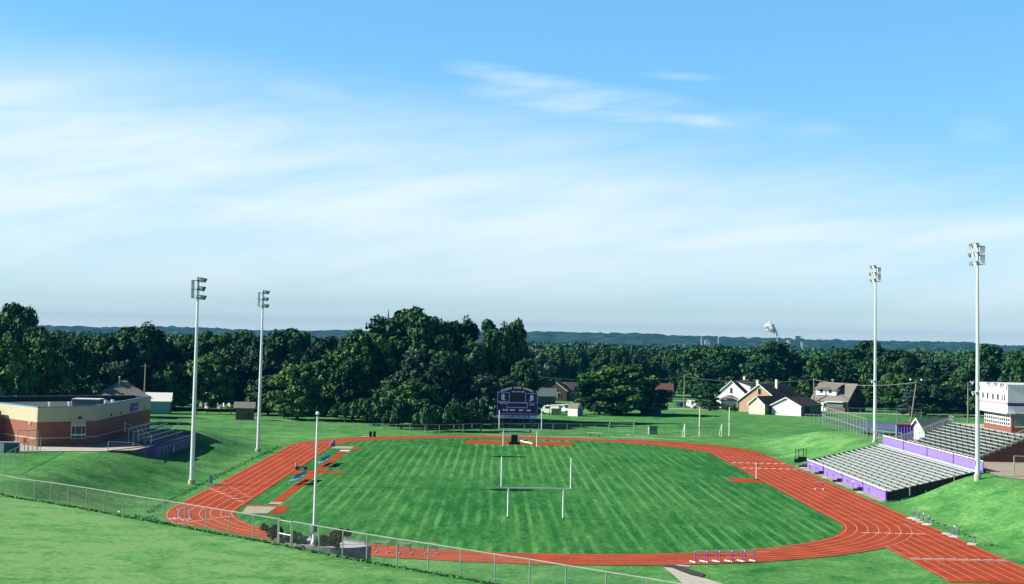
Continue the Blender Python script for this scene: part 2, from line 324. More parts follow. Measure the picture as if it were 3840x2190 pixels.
# lane lines
mb=MB()
for k in range(7):
    r=RIN+.35+k*LW; w=.034
    mm=ringmesh('x',r-w,r+w,.056,lane); mb.add(mm.v,mm.f,lane)
rl=RIN+.35+6*LW
for k in range(9):
    x=TX+RIN+.35+k*LW; s1=-38.9
    s0=CY1 if k>6 else (CY0-math.sqrt(max(0,rl*rl-(x-TX)**2)) if k<=6 else 0)
    if k==6: s0=CY0-1.
    a=F(x-.034,s1,.0565); b=F(x+.034,s1,.0565); c=F(x+.034,s0,.0565); d=F(x-.034,s0,.0565); mb.add([a,b,c,d],[(0,1,2,3)],lane)
mb.link('lane_lines'); tag(COL.objects['lane_lines'],kind='structure')
# start and finish marks
mb=MB()
def mark(x0,x1,s,h,z=.0625,m=None):
    a,b,c,d=F(x0,s-h,z),F(x1,s-h,z),F(x1,s+h,z),F(x0,s+h,z); mb.add([a,b,c,d],[(0,1,2,3)],m or white)
x0=TX+RIN+.35
for k in range(8):
    mark(x0+k*LW+.12,x0+(k+1)*LW-.12,-26.2,.14)
    mark(x0+k*LW+.12,x0+(k+1)*LW-.12,-27.0,.07)
    mark(x0+k*LW+.2,x0+(k+1)*LW-.2,84.4,.35); mark(x0+k*LW+.2,x0+(k+1)*LW-.2,73.8,.35)
    if k<6: mark(x0+k*LW+.1,x0+(k+1)*LW-.1,-7.2,.14)
xl=TX-RIN-.35
for k in range(6):
    mark(xl-k*LW-.85,xl-k*LW-.25,10.5+k*2.6,.22); mark(xl-k*LW-.85,xl-k*LW-.25,16+k*3.1,.12)
for k in range(6):
    a=-PI/2+.32+.075*(5-k); r=RIN+.35+k*LW
    c=F(TX+(r+.5)*math.cos(a),CY0+(r+.5)*math.sin(a)); mb.box((c.x,c.y,.060),(1.3,.16,.006),lane,rz=.35)
for k in range(6):
    a=PI+.25+.03*k; r=RIN+.35+k*LW; c=F(TX+(r+.5)*math.cos(a),CY0+(r+.5)*math.sin(a)); mb.box((c.x,c.y,.060),(.7,.2,.006),white)
tag(mb.link('start_marks'),kind='structure')
# jumping runways, pads, pits
def sheet(name,pts,z,m,kind='structure'):
    b=MB(); w=[F(*p) for p in pts]; b.add([(p.x,p.y,z) for p in w],[tuple(range(len(w)))],m); return tag(b.link(name),kind=kind)
sheet('jump_runway',[(-28.35,8.4),(-27.2,8.4),(-27.2,92),(-28.35,92)],.04,trk)
sheet('runway_crossing',[(-31.2,46.5),(-24.6,50.5),(-24.2,53.5),(-31.2,53.0)],.036,trk)
sheet('runway_apron',[(-30.4,6.9),(-25.8,6.9),(-25.8,-1.2),(-27.0,-1.2),(-27.0,5.9),(-30.4,5.9)],.04,trk)
sheet('far_runway_apron',[(-28.0,95.2),(-25.9,95.2),(-25.9,101.2),(-27.0,101.2),(-27.0,96.2),(-28.0,96.2)],.036,trk)
sheet('high_jump_apron',[(27.0,49.6),(32.5,49.6),(32.5,55.6),(27.4,55.6)],.04,trk)
sheet('high_jump_pad_ground',[(-9.2,116.2),(9.2,116.8),(9.5,126.2),(-9.0,125.3)],.04,trk)
sheet('sand_pit',[(-29.8,-1.6),(-27.2,-1.2),(-27.1,5.6),(-30.2,5.6)],.05,sand)
sheet('far_sand_pit',[(-30.4,97.0),(-27.2,97.0),(-27.2,102.6),(-30.0,102.6)],.05,sand)
mb=MB()
for s,h in((8.7,.28),(10.1,.28)): mark(-28.4,-27.1,s,h,.052)
mark(-28.5,-27.0,92.4,1.5,.052); tag(mb.link('takeoff_boards'),kind='structure')
# paths
def ribbon(name,pts,w,m,off=.06,z=None):
    b=MB(); P=[]
    for i in range(len(pts)-1):
        a=Vector(pts[i][:2]); c=Vector(pts[i+1][:2]); n=max(1,int((c-a).length/1.2))
        for k in range(n+(i==len(pts)-2)): P.append(a.lerp(c,k/n))
    vs=[];
    for i,p in enumerate(P):
        d=(P[min(i+1,len(P)-1)]-P[max(i-1,0)]).normalized(); nn=Vector((-d.y,d.x))
        for t in(-.5,-.17,.17,.5):
            qq=p+nn*w*t; vs.append((qq.x,qq.y,(Tz(qq.x,qq.y) if z is None else z)+off))
    b.add(vs,[(i*4+j,i*4+j+4,i*4+j+5,i*4+j+1) for i in range(len(P)-1) for j in range(3)],m); return tag(b.link(name),kind='structure')
def flat_poly(name,uv,z,m):
    b=MB(); b.add([(p.x,p.y,z) for p in (Pz(u,v,z) for u,v in uv)],[tuple(range(len(uv)))],m); return tag(b.link(name),kind='structure')
flat_poly('entrance_path',[(2489,2126),(2531,2161),(2590,2215),(2640,2290),(2840,2290),(2780,2220),(2712,2190),(2651,2170),(2593,2157),(2520,2129)],.06,conc)
flat_poly('path_dark_strip',[(2478,2117),(2524,2117),(2580,2132),(2641,2151),(2636,2162),(2590,2153),(2520,2129),(2490,2124)],.07,asph)  # flat strip in the dark asphalt colour beside the path
flat_poly('threshold_slab',[(2530,2117),(2586,2119),(2590,2125),(2548,2123)],.066,conc)
a=F(-73,31); b=F(-60,37.5); c=F(-49.6,41.5)
def poly_sheet(name,pts,z,m):
    b=MB(); b.add([(p[0],p[1],z) for p in pts],[tuple(range(len(pts)))],m); return tag(b.link(name),kind='structure')
poly_sheet('building_walk',[(-66.5,198),(-61,207.5),(-50,211.6),(-47.2,214.5),(-46.6,222.6),(-55.0,223.4),(-60.3,217),(-68,227),(-80,240),(-95,215)],3.06,conc)
w0=F(54.2,-5); poly_sheet('bleacher_gravel',[tuple(F(54.3,27)[:2]),tuple(F(53.6,20)[:2]),tuple(F(58,12)[:2]),tuple(F(84,8)[:2]),tuple(F(84,80)[:2]),tuple(F(54.3,80)[:2])],3.70,gravel)
poly_sheet('tennis_court_apron',[(60.5,283),(84,283),(84,330),(60.5,330)],3.70,court)
poly_sheet('tennis_court',[(63.5,297),(79,297),(79,314),(63.5,314)],3.705,courtp)
ribbon('street',[(18,447),(60,462),(110,452),(190,455)],6,conc,.08)
ribbon('back_street',[(-40,560),(40,545),(140,560)],6,asph,.08)
ribbon('far_curve_walk',[tuple(F(-6,142)[:2]),tuple(F(8,143.2)[:2]),tuple(F(22,142.8)[:2]),tuple(F(30,141)[:2])],1.3,conc,.05)
# ------------------------------------------------------------------ hills, far woods
def hills():
    xs=np.arange(-2600,2600,13.); ys=np.concatenate([np.arange(3300,5400,22.),np.arange(5400,7200,150.)])
    X,Y=np.meshgrid(xs,ys)
    az=X/Y; 
    crest=-2+np.interp(az,[-.5,-.306,-.15,-.067,0,.076,.153,.22,.306,.5],[15,21,25,30,37,40,33,35,30,28])
    t=np.clip((Y-3300)/1850,0,1); Z=-24+(crest-3+24)*(t*t*(3-2*t))-np.clip(Y-5300,0,3000)*.012
    Z=Z+(vnoise(X/260,Y/300)-.5)*12*t+(vnoise(X/34.,Y/40.+9)-.5)*9+ (vnoise(X/15.+3,Y/26.)-.5)*9
    V=np.stack([X,Y,Z],-1).reshape(-1,3); nx,ny=len(xs),len(ys)
    i=np.arange(nx-1)[None,:]+np.arange(ny-1)[:,None]*nx; q=np.stack([i,i+1,i+1+nx,i+nx],-1).reshape(-1,4)
    return npmesh('wooded_hills',V,q,[mat('distant_canopy',(.02,.06,.03),.95,.8,.02,bump=.0)],smooth=False)
tag(hills(),kind='structure')
rng=np.random.RandomState(11)
def leafcloud(cent,rad,tone,nleaf,size,flat=.85):
    """leaf quads scattered round many clump centres (numpy)"""
    cent=np.asarray(cent); nb=len(cent); idx=np.repeat(np.arange(nb),nleaf); n=len(idx)
    dv=rng.normal(size=(n,3)); dv/=np.linalg.norm(dv,axis=1)[:,None]
    rr=np.asarray(rad)[idx]*(rng.rand(n)**.35)
    c=cent[idx]+dv*rr[:,None]*np.array([1,1,flat])
    nr=dv+rng.normal(size=(n,3))*.55+np.array([0,0,.25]); nr/=np.linalg.norm(nr,axis=1)[:,None]
    t=np.cross(nr,rng.normal(size=(n,3))); t/=np.linalg.norm(t,axis=1)[:,None]; w=np.cross(nr,t)
    sz=size*(.6+.8*rng.rand(n))[:,None]*.5; el=(.6+.5*rng.rand(n))[:,None]
    V=np.stack([c-t*sz-w*sz*el*.4,c+t*sz*.3-w*sz*el,c+t*sz+w*sz*el*.3,c-t*sz*.4+w*sz*el],1).reshape(-1,3)
    q=np.arange(n*4).reshape(-1,4); tn=np.repeat(np.clip(np.asarray(tone)[idx]+rng.normal(size=n)*.14,0,1),4)
    return V,q,tn
LD,LM,LL=(.004,.026,.010),(.017,.072,.018),(.082,.168,.055)
leafA=leaf_mat('broad_leaves',LD,LM,LL); leafY=leaf_mat('yellow_green_leaves',(.02,.07,.015),(.04,.12,.025),(.12,.21,.05)); leafS=leaf_mat('silver_green_leaves',(.02,.05,.028),(.055,.105,.06),(.17,.24,.16))
leafP=leaf_mat('purple_leaves',(.006,.006,.008),(.018,.012,.016),(.05,.035,.035)); leafB=leaf_mat('blue_spruce_needles',(.012,.035,.03),(.03,.07,.055),(.09,.15,.12)); leafG=leaf_mat('shrub_leaves',(.01,.045,.018),(.025,.09,.03),(.06,.14,.05))
def tree_proto(kind,h,r,lm,nb=70,nl=80,ls=.75,trunk=.12,seed=0):
    """returns (crown mesh, trunk mesh), base at the origin"""
    global rng; rng=np.random.RandomState(100+seed); cents=[];rads=[]
    lobes=[]
    for i in range(8):
        a=2*PI*i/7+rng.rand()*.8; lr=r*(.42+.25*rng.rand()); zz=h*(.36+.36*rng.rand())
        lobes.append((lr*math.cos(a),lr*math.sin(a),zz,r*(.40+.16*rng.rand())))
    for i in range(6):
        a=2*PI*i/6+rng.rand()*.8; lr=r*(.5+.2*rng.rand()); lobes.append((lr*math.cos(a),lr*math.sin(a),h*(.14+.12*rng.rand()),r*(.42+.12*rng.rand())))
    lobes.append((rng.normal()*r*.12,rng.normal()*r*.12,h*.74,r*.66)); lobes.append((rng.normal()*r*.12,rng.normal()*r*.12,h*.80,r*.50)); lobes.append((rng.normal()*r*.3,rng.normal()*r*.25,h*.86,r*.34)); lobes.append((rng.normal()*r*.25,rng.normal()*r*.2,h*.62,r*.66))
    if kind=='column': lobes=[(rng.normal()*r*.25,rng.normal()*r*.25,h*(.2+.085*i),r*(.75-.05*i)) for i in range(9)]
    if kind=='spruce': lobes=[(0,0,h*(.12+.09*i),r*(1-.1*i)*.8) for i in range(10)]
    if kind=='bush': lobes=[(rng.normal()*r*.4,rng.normal()*r*.4,h*(.25+.35*rng.rand()),r*.5) for i in range(7)]
    for i in range(nb):
        l=lobes[rng.randint(len(lobes))]; d=rng.normal(size=3); d/=np.linalg.norm(d); d[2]=abs(d[2])*.9-.25
        rr=l[3]*(.72+.3*rng.rand()); c=np.array(l[:3])+d*rr*np.array([1,1,.95])
        if kind=='spruce': c=np.array(l[:3])+np.array([d[0],d[1],-.1*rng.rand()])*rr
        c[2]=min(c[2],h*.98); c[2]=max(c[2],h*.06); cents.append(c); rads.append(r*(.13+.13*rng.rand()) if kind!='spruce' else r*.16)
    tone=.25+.5*rng.rand(len(cents))+.0*np.array([c[2] for c in cents])
    V,q,tn=leafcloud(cents,rads,tone,nl,ls)
    cm=npmesh('crown',V,q,[lm],tone=tn); COL.objects.unlink(cm)
    tb=MB(); tr=h*.018+.06
    pts=[Vector((0,0,-.3)),Vector((rng.normal()*.15,rng.normal()*.15,h*.18)),Vector((rng.normal()*.3,rng.normal()*.3,h*.4)),Vector((rng.normal()*.4,rng.normal()*.4,h*.7))]
    rd=[tr*1.25,tr,tr*.75,tr*.25]
    for i in range(3): tb.tube(pts[i],pts[i+1],rd[i],rd[i+1],bark,8)
    for l in lobes[:6]: tb.tube(pts[1+(l[2]>h*.5)],Vector(l[:3]),tr*.45,tr*.1,bark,6)
    to=tb.link('trunk'); COL.objects.unlink(to)
    return cm.data,to.data,h,r
PROTO={
 'oak':[tree_proto('round',18,7.2,leafA,170,85,.72,seed=i) for i in range(6)],
 'lime':[tree_proto('round',16,6.2,leafY,150,80,.68,seed=10+i) for i in range(3)],
 'silver':[tree_proto('round',15,5.8,leafS,130,75,.65,seed=20+i) for i in range(2)],
 'poplar':[tree_proto('column',20,4.6,leafA,140,80,.7,seed=30+i) for i in range(2)],
 'spruce':[tree_proto('spruce',10,3.0,leafB,90,50,.5,seed=40)],
 'bush':[tree_proto('bush',3,2.2,leafG,45,80,.34,seed=50+i) for i in range(3)],
}
NT=0
def tree(kind,loc,h,rad,label,group=None,name=None,cat='tree'):
    global NT; NT+=1; pr=PROTO[kind][NT%len(PROTO[kind])]
    o=bpy.data.objects.new(name or {'oak':'broadleaf_tree','lime':'broadleaf_tree','silver':'silver_leaved_tree','poplar':'tall_tree','spruce':'spruce_tree','bush':'shrub'}[kind],None); COL.objects.link(o)
    o.location=loc; o.rotation_euler=(0,0,NT*2.399); o.scale=(rad/pr[3],rad/pr[3],h/pr[2]); o.empty_display_size=.5
    tag(o,label,cat,group)
    for nm,me in(('crown',pr[0]),('trunk',pr[1])):
        c=bpy.data.objects.new(nm,me); COL.objects.link(c); c.parent=o
    return o
def treepx(kind,u,vtop,D,wpx,label,group=None,base=None,**k):
    p=Pd(u,vtop,D); z0=Tz(p.x,p.y) if base is None else base
    return tree(kind,(p.x,p.y,z0),max(2.,(p.z-z0)*1.0),wpx/2*D/FPX,label,group,**k)
exec_trees=[
 # kind,u,vtop,D,width px,label
 ('oak',70,1128,352,200,'very tall dark tree rising at the left edge of the photo'),
 ('lime',170,1222,330,150,'bright yellow-green tree in front of the tall dark tree at the left edge'),
 ('lime',30,1260,322,170,'yellow-green tree at the left edge above the flat school roof'),
 ('oak',270,1268,380,130,'dark round tree just right of the bright trees at the left'),
 ('oak',370,1262,392,150,'dark tree behind the chimney of the grey roofed house'),
 ('oak',500,1208,390,200,'tall pointed tree above the utility pole at the left'),
 ('oak',610,1275,398,150,'dark tree left of the nearer left floodlight mast'),
 ('lime',645,1350,388,150,'light green tree behind the white garage at the left'),
 ('oak',755,1262,395,120,'round tree just right of the nearer left floodlight mast top'),
 ('lime',800,1310,388,150,'mid green tree between the two left floodlight masts'),
 ('oak',900,1236,405,150,'high dark tree directly left of the second left mast'),
 ('oak',985,1245,400,140,'dark tree directly behind the second left floodlight mast'),
 ('oak',1085,1226,392,190,'broad dark tree right of the second left floodlight mast'),
 ('lime',1120,1355,356,160,'light topped tree above the left end of the far fence'),
 ('oak',1010,1400,372,150,'low dark tree beside the brown shed'),
 ('oak',1215,1262,385,150,'mid height tree between the broad dark tree and the church spire'),
 ('lime',1270,1300,368,130,'green tree in front of the woods left of the tallest crown'),
 ('oak',1330,1340,356,150,'dark tree above the middle of the far left fence'),
 ('lime',1400,1228,360,180,'bright green left shoulder of the tallest clump of trees'),
 ('oak',1500,1148,368,240,'tallest tree beside the church spire'),
 ('oak',1600,1146,364,250,'tall round crowned tree at the middle of the tree line'),
 ('oak',1550,1172,372,270,'wide dark crown between the two tallest tops beside the church spire'),
 ('silver',1560,1290,348,150,'silvery leaved tree below the tallest round crown'),
 ('oak',1700,1185,372,150,'dark narrow crown on the right shoulder of the tallest clump'),
 ('oak',1680,1310,345,150,'dark tree left of the scoreboard under the tallest clump'),
 ('oak',1480,1420,342,150,'low leafy tree behind the far fence below the tallest clump'),
 ('lime',1575,1425,338,150,'low yellow-green tree nearest the far fence left of the scoreboard'),
 ('poplar',1835,1180,366,110,'upright twin topped tree above the scoreboard, left top'),
 ('oak',1915,1192,372,120,'upright dark tree above the scoreboard, right top'),
 ('oak',1770,1262,360,120,'green tree between the tallest clump and the upright trees'),
 ('silver',1800,1380,344,150,'grey-green drooping tree just left of the scoreboard'),
 ('silver',1900,1405,352,120,'pale silvery tree directly above the scoreboard arch'),
 ('oak',1960,1330,358,110,'dark tree right above the scoreboard'),
 ('silver',2010,1300,480,120,'pale topped tree right of the scoreboard, below the hills'),
 ('lime',2320,1362,415,230,'large bushy green tree standing alone behind the lawn right of the scoreboard'),
 ('oak',2250,1420,412,150,'left side crown of the bushy trees right of the scoreboard'),
 ('oak',2410,1410,418,150,'right side crown of the bushy trees beside the blue shadowed wall'),
 ('lime',2640,1290,560,150,'yellow-green tree behind the middle utility pole'),
 ('oak',2720,1285,545,170,'big dark tree behind the white gable house'),
 ('oak',2655,1432,462,70,'dark low tree left of the white gable house'),
 ('oak',2920,1278,520,210,'big round dark tree behind the brown house with the chimney'),
 ('lime',3060,1330,510,110,'yellow-green thin tree between the two dark roofed houses'),
 ('oak',3170,1300,540,160,'mid green tree behind the dormer house'),
 ('oak',3260,1275,520,200,'broad green tree left of the further right floodlight mast'),
 ('oak',3380,1300,500,190,'broad dark tree right of the further right floodlight mast'),
 ('lime',3370,1400,470,130,'green tree beside the dark gable of the dormer house'),
 ('spruce',3415,1432,440,120,'blue-green spruce beside the leaning light pole'),
 ('oak',3540,1345,485,200,'broad tree between the two right utility poles'),
 ('oak',3640,1365,470,170,'dark tree behind the straight utility pole at the right'),
 ('oak',3740,1290,450,190,'tall dark tree behind the press box'),
 ('oak',3830,1285,440,150,'tall dark tree at the right edge above the press box'),
 ('oak',3470,1410,450,120,'low dark tree right of the spruce'),
]
for k,u,v,D,w,lb in exec_trees: treepx(k,u,v,D,w*1.28,lb)
# rows behind: one-by-one copies, nothing in the photo tells them apart
rr=random.Random(3); n=0
# landmarks that tell where in the belt a tree stands
MARKS=((-400,'the school roof'),(480,'the left floodlight masts'),(1150,'the tallest clump of trees'),(1800,'the scoreboard'),(2180,'the lone bushy trees'),(2480,'the middle utility pole'),(2700,'the white gabled house'),(2840,'the brown house'),(3060,'the dormer house'),(3290,'the further right mast'),(3480,'the right utility poles'),(3680,'the press box'))
for row,D0 in enumerate((400,425,455,490,530,575,625)):
    u=-120+rr.random()*50
    while u<3960:
        D=D0+rr.uniform(-12,12); w=rr.uniform(85,125)*430/D*1.0
        x=(u-1920)*D/FPX
        clear=(x>-27 and x<106 and D<(552 if x>2 else 470)) or (x>=106 and D<462) or (x<-66 and D<396)
        if not clear:
            h=rr.uniform(12.5,16.5)+(1.2 if u<2450 else 0)+(1.5 if D<450 else 0)
            kd=rr.choice(['oak']*5+['lime','lime','silver']); mk=[m_ for a_,m_ in MARKS if u>=a_][-1]; tone_={'oak':'dark green','lime':'yellow-green','silver':'grey-green'}[kd]
            dist='nearer' if D<480 else 'further'
            tree(kd,(x,D,Tz(x,D)),h,w*D/FPX*.66,f'{tone_} tree in the {dist} belt rows behind {mk}','wooded belt trees'); n+=1
        u+=w*.98
print('belt',n)
def farwood():
    global rng; rng=np.random.RandomState(77); C_=[];R_=[];N_=[]
    D=680.
    while D<3300:
        sp=max(13,D*.0165); x=-.40*D
        while x<.40*D:
            xx=x+rng.normal()*sp*.3; yy=D+rng.normal()*sp*.3; h=rng.uniform(9,18.5); z=-np.clip(yy-440,0,2600)*.0058
            r=sp*.55
            for j in range(5 if D<1400 else 3): C_.append((xx+rng.normal()*r*.45,yy+rng.normal()*r*.45,z+h*(.55+.38*rng.rand()))); R_.append(r*.5*(.7+.5*rng.rand()))
            x+=sp
        D+=sp*1.15
    C_=np.array(C_);R_=np.array(R_); tone=.2+.6*rng.rand(len(C_))
    V,q,tn=leafcloud(C_,R_,tone,26,1.)
    # leaf size grows with distance
    c=V.reshape(-1,4,3).mean(1,keepdims=True); k=np.clip(c[:,:,1:2]/520,1.5,6.); V=(c+(V.reshape(-1,4,3)-c)*k).reshape(-1,3)
    print('farwood quads',len(q)); return npmesh('far_woodland',V,q,[leafA],tone=tn)
tag(farwood(),'far wooded town seen as one mass of treetops below the hills','woodland',kind='stuff')
# undergrowth at the wood edge
for i,(u,v,z,h,w,lb) in enumerate([(1060,1572,0,4,60,'low scrub at the wood edge right of the brown shed'),(1180,1578,0,4.5,70,'scrub mound above the lawn behind the far left fence'),(1290,1585,0,4,70,'leafy scrub where the wood meets the lawn behind the fence'),(1400,1598,0,5,70,'dark scrub behind the middle of the far left fence'),(1500,1612,0,5,70,'dark scrub where the lawn ends behind the far fence'),(1600,1620,0,4.5,66,'dark scrub just behind the far fence left of the scoreboard'),(1700,1620,0,5,66,'dense dark scrub left of the scoreboard base'),(1800,1620,0,5.5,60,'dark scrub directly left of the scoreboard legs'),(2230,1560,0,3.5,60,'green bush under the left of the lone bushy trees'),(2330,1560,0,3.2,70,'green bush under the middle of the lone bushy trees'),(2430,1556,0,3,60,'green bush under the right of the lone bushy trees'),(1900,1600,0,3,50,'dark scrub behind the scoreboard'),(2672,1545,0,1.6,26,'small round bush beside the white shed'),(2735,1545,0,2.2,30,'dark bush in front of the white gable house'),(2760,1552,0,2.6,26,'dark upright bush right of the practice goal post'),(2688,1543,0,1.4,24,'small bush in front of the white shed'),(3500,1545,0,3,60,'light bush by the far right street')]):
    p=Pz(u,v,z); k_=1.7 if 1000<u<2000 else 1.; tree('bush',(p.x,p.y+2,Tz(p.x,p.y)),h*(1.35 if k_>1 else 1),w/2*k_*p.y/FPX,lb,cat='bush')
def tufts(name,pts,n,spread,size,lm,label,cat='grass',h=.07):
    global rng; rng=np.random.RandomState(len(name)+n); P=[]
    segs=[(Vector(a),Vector(c)) for a,c in zip(pts,pts[1:])]; tot=sum((c-a).length for a,c in segs)
    for a,c in segs:
        for i in range(int(n*(c-a).length/tot)):
            p=a.lerp(c,rng.rand()); p=Vector((p.x+rng.normal()*spread,p.y+rng.normal()*spread)); P.append((p.x,p.y,Tz(p.x,p.y)+h*rng.rand()))
    P=np.array(P); V,q,tn=leafcloud(P,np.full(len(P),h*1.4),rng.rand(len(P)),5,size)
    return tag(npmesh(name,V,q,[lm],tone=tn),label,cat,kind='stuff')
leafW=leaf_mat('rough_grass_blades',(.012,.07,.018),(.035,.13,.035),(.11,.20,.07))
leafW2=leaf_mat('trimmed_edge_grass',(.02,.12,.03),(.04,.19,.045),(.10,.26,.08))
tufts('track_edge_grass',[tuple(F(-38.9,-3)[:2]),tuple(F(-39.3,20)[:2]),tuple(F(-39.3,60)[:2]),tuple(F(-38.8,100)[:2])],900,.3,.10,leafW2,'rough uncut grass along the outer edge of the left straight')
tufts('fence_line_weeds',[(-50,159),(-47.5,156),(0,98),(9,87)],1700,.14,.15,leafW2,'weeds and long grass along the foot of the near fence')
tufts('bank_foot_weeds',[tuple(F(-39,-6)[:2]),tuple(F(-33,-21)[:2]),tuple(F(-20,-32)[:2])],400,.5,.2,leafW2,'long grass round the outside of the near left bend')
tufts('bleacher_edge_grass',[tuple(F(41.9,26)[:2]),tuple(F(54,27)[:2])],420,.2,.18,leafW2,'long grass under the black end wall of the lower bleachers')
# ------------------------------------------------------------------ football goals
def goal(name,s,label,cb=.065):
    o=root(name,F(0,s),-YAW*-1,label,'goalpost','football goals of the stadium'); o.rotation_euler=(0,0,-YAW)
    b=MB(); b.box((0,0,3.05),(7.2,.14,.14),white); b.link('crossbar',o)
    for sx in(-1,1):
        b=MB(); b.tube((sx*3.555,0,3.12),(sx*3.555,0,6.15),.075,.07,white,10); b.link('upright',o)
        b=MB(); b.tube((sx*2.82,0,-.1),(sx*2.82,0,2.98),.085,.085,white,10); b.link('leg',o)
        b=MB(); b.lathe([(.2,0),(.2,.05),(.09,.08)],darkst,10,(sx*2.82,0,.02)); b.link('base_plate',o)
    return o
goal('football_goal',0,'white H-shaped football goal nearest the camera, on the striped field')
goal('football_goal',109.73,'white H-shaped football goal at the far end, in front of the scoreboard')
# practice goal & soccer goal beyond the far right curve
pl=F(35.16,151.4); pr=F(41.54,156.05)
o=root('practice_goal',pl,0,'pair of slim white practice goal posts with thin crossbar behind the soccer goal','goalpost')
d=pr-pl
for k,p in enumerate((Vector((0,0,0)),d)):
    b=MB(); b.tube(p,p+Vector((0,0,5.7)),.13,.11,creamw,10); b.link('upright',o)
b=MB(); b.tube(Vector((0,0,3.0)),d+Vector((0,0,3.0)),.05,.05,steel,8); b.link('crossbar',o)
b=MB(); b.box((0,-.6,.08),(2.9,.35,.14),creamw); b.link('ground_beam',o)
a=F(32.2,150.3); c=F(39.9,154.6); d=c-a; ang=math.atan2(d.y,d.x); L=d.length
o=root('soccer_goal',a,ang,'white soccer goal frame on the grass beyond the far right bend','soccer goal')
b=MB(); b.tube((0,0,2.5),(L,0,2.5),.06,.06,steel,8); b.link('crossbar',o)
for x in(0,L):
    b=MB(); b.tube((x,0,0),(x,0,2.5),.1,.1,white,8); b.link('post',o)
    b=MB(); b.tube((x,0,2.45),(x+.75,1.9,.05),.09,.09,white,8); b.tube((x,0,.06),(x+.75,1.9,.06),.06,.06,steel,8); b.link('back_stay',o)
b=MB(); b.add([(0,.1,2.45),(L,.1,2.45),(L+.7,1.8,.1),(.7,1.8,.1)],[(0,1,2,3)],mesh_mat('soccer_net',(.6,.63,.6),.2)); b.link('net',o)
# ------------------------------------------------------------------ floodlight masts
def floodlight(o,c,aim,yaw,s=1.,nm='floodlight',hm=None):
    b=MB(); M=Matrix.Rotation(yaw,3,'Z')@Matrix.Rotation(aim,3,'Y')   # local +x is the beam
    prof=[(.10,-.38),(.16,-.36),(.17,-.12),(.20,-.08),(.30,.08),(.33,.2)]
    n=12; vs=[]; 
    for r,z in prof: vs+=[Vector(c)+M@Vector((z*s,r*s*math.cos(2*PI*i/n),r*s*math.sin(2*PI*i/n))) for i in range(n)]
    b.add(vs,[(k*n+i,k*n+(i+1)%n,(k+1)*n+(i+1)%n,(k+1)*n+i) for k in range(len(prof)-1) for i in range(n)]+[tuple(range(n-1,-1,-1))],hm or steel)
    b.add([Vector(c)+M@Vector((.17*s,.31*s*math.cos(2*PI*i/n),.31*s*math.sin(2*PI*i/n))) for i in range(n)],[tuple(range(n))],lens)
    b.tube(Vector(c)+M@Vector((-.15*s,0,0)),Vector(c)+Vector((-.12,0,-.3)),.04,.04,darkst,6)
    return b.link(nm,o)
def mast(loc,rz,h,label,lean,low=None,n=4,nm='floodlight_mast',hm=None):
    o=root(nm,loc,rz,label,'floodlight mast','floodlight masts round the track'); o.rotation_euler=(lean*math.cos(rz)*0,lean,0) if abs(rz)<1 else (0,lean,rz)
    b=MB(); b.tube((0,0,0),(0,0,h*.5),.27,.21,steelW,14,False); b.tube((0,0,h*.5),(0,0,h-.3),.21,.13,steelW,14); b.link('pole',o,smooth=False)
    b=MB(); b.tube((0,0,-1.5),(0,0,.35),.42,.42,conc,14); b.link('footing',o)
    for j,zz in enumerate((h-.45,h-1.5,h-2.55)):
        b=MB(); b.box((.18,0,zz),(.12,3.0,.12),darkst); b.link('crossarm',o)
        for i in range(n):
            y=-1.3+2.6*i/(n-1); floodlight(o,(.42+.12*((i+j)%2),y,zz+.12),.45,(-.35+.7*i/(n-1)),.92,hm=hm)
    b=MB(); b.box((-.62,-.1,h-1.5),(.05,1.7,2.1),panelmesh); b.link('service_panel',o)
    b=MB()
    for zz in(h-.45,h-1.5,h-2.55): b.box((-.35,-.1,zz),(.7,1.75,.05),steel)
    for y in(-.95,.75): b.box((-.62,y,h-1.5),(.06,.06,2.15),steel)
    b.link('service_platform',o)
    if low:
        b=MB(); b.box((.1,0,low),(.1,1.6,.1),darkst); b.link('lower_crossarm',o)
        floodlight(o,(.3,-.7,low+.1),.5,0,.8); floodlight(o,(.3,.7,low+.1),.5,0,.8)
    b=MB(); b.box((.26,0,1.6),(.14,.3,.5),steel); b.link('control_box',o)
    return o
steelW=mat('pale_galvanised_steel',(.70,.74,.76),.35,.06,metal=.15)
dkg=mat('dark_green_housing',(.03,.07,.07),.5)
mast((-37.53,202.34,.2),0,24.6,'tall floodlight mast on the grass left of the track, the nearer of the left pair',-.004,hm=dkg)
mast((-38.01,258.53,.2),0,24.6,'tall floodlight mast left of the track, the further of the left pair',.0,hm=dkg)
p4=F(51.3,20.9,3.55); p3=F(53.9,84.8,3.55)
mast(p4,PI,27.0,'tallest looking floodlight mast beside the near corner of the grandstand',-.006*0,9.5)
mast(p3,PI,27.2,'floodlight mast at the far end of the lower bleachers',.0,9.2)
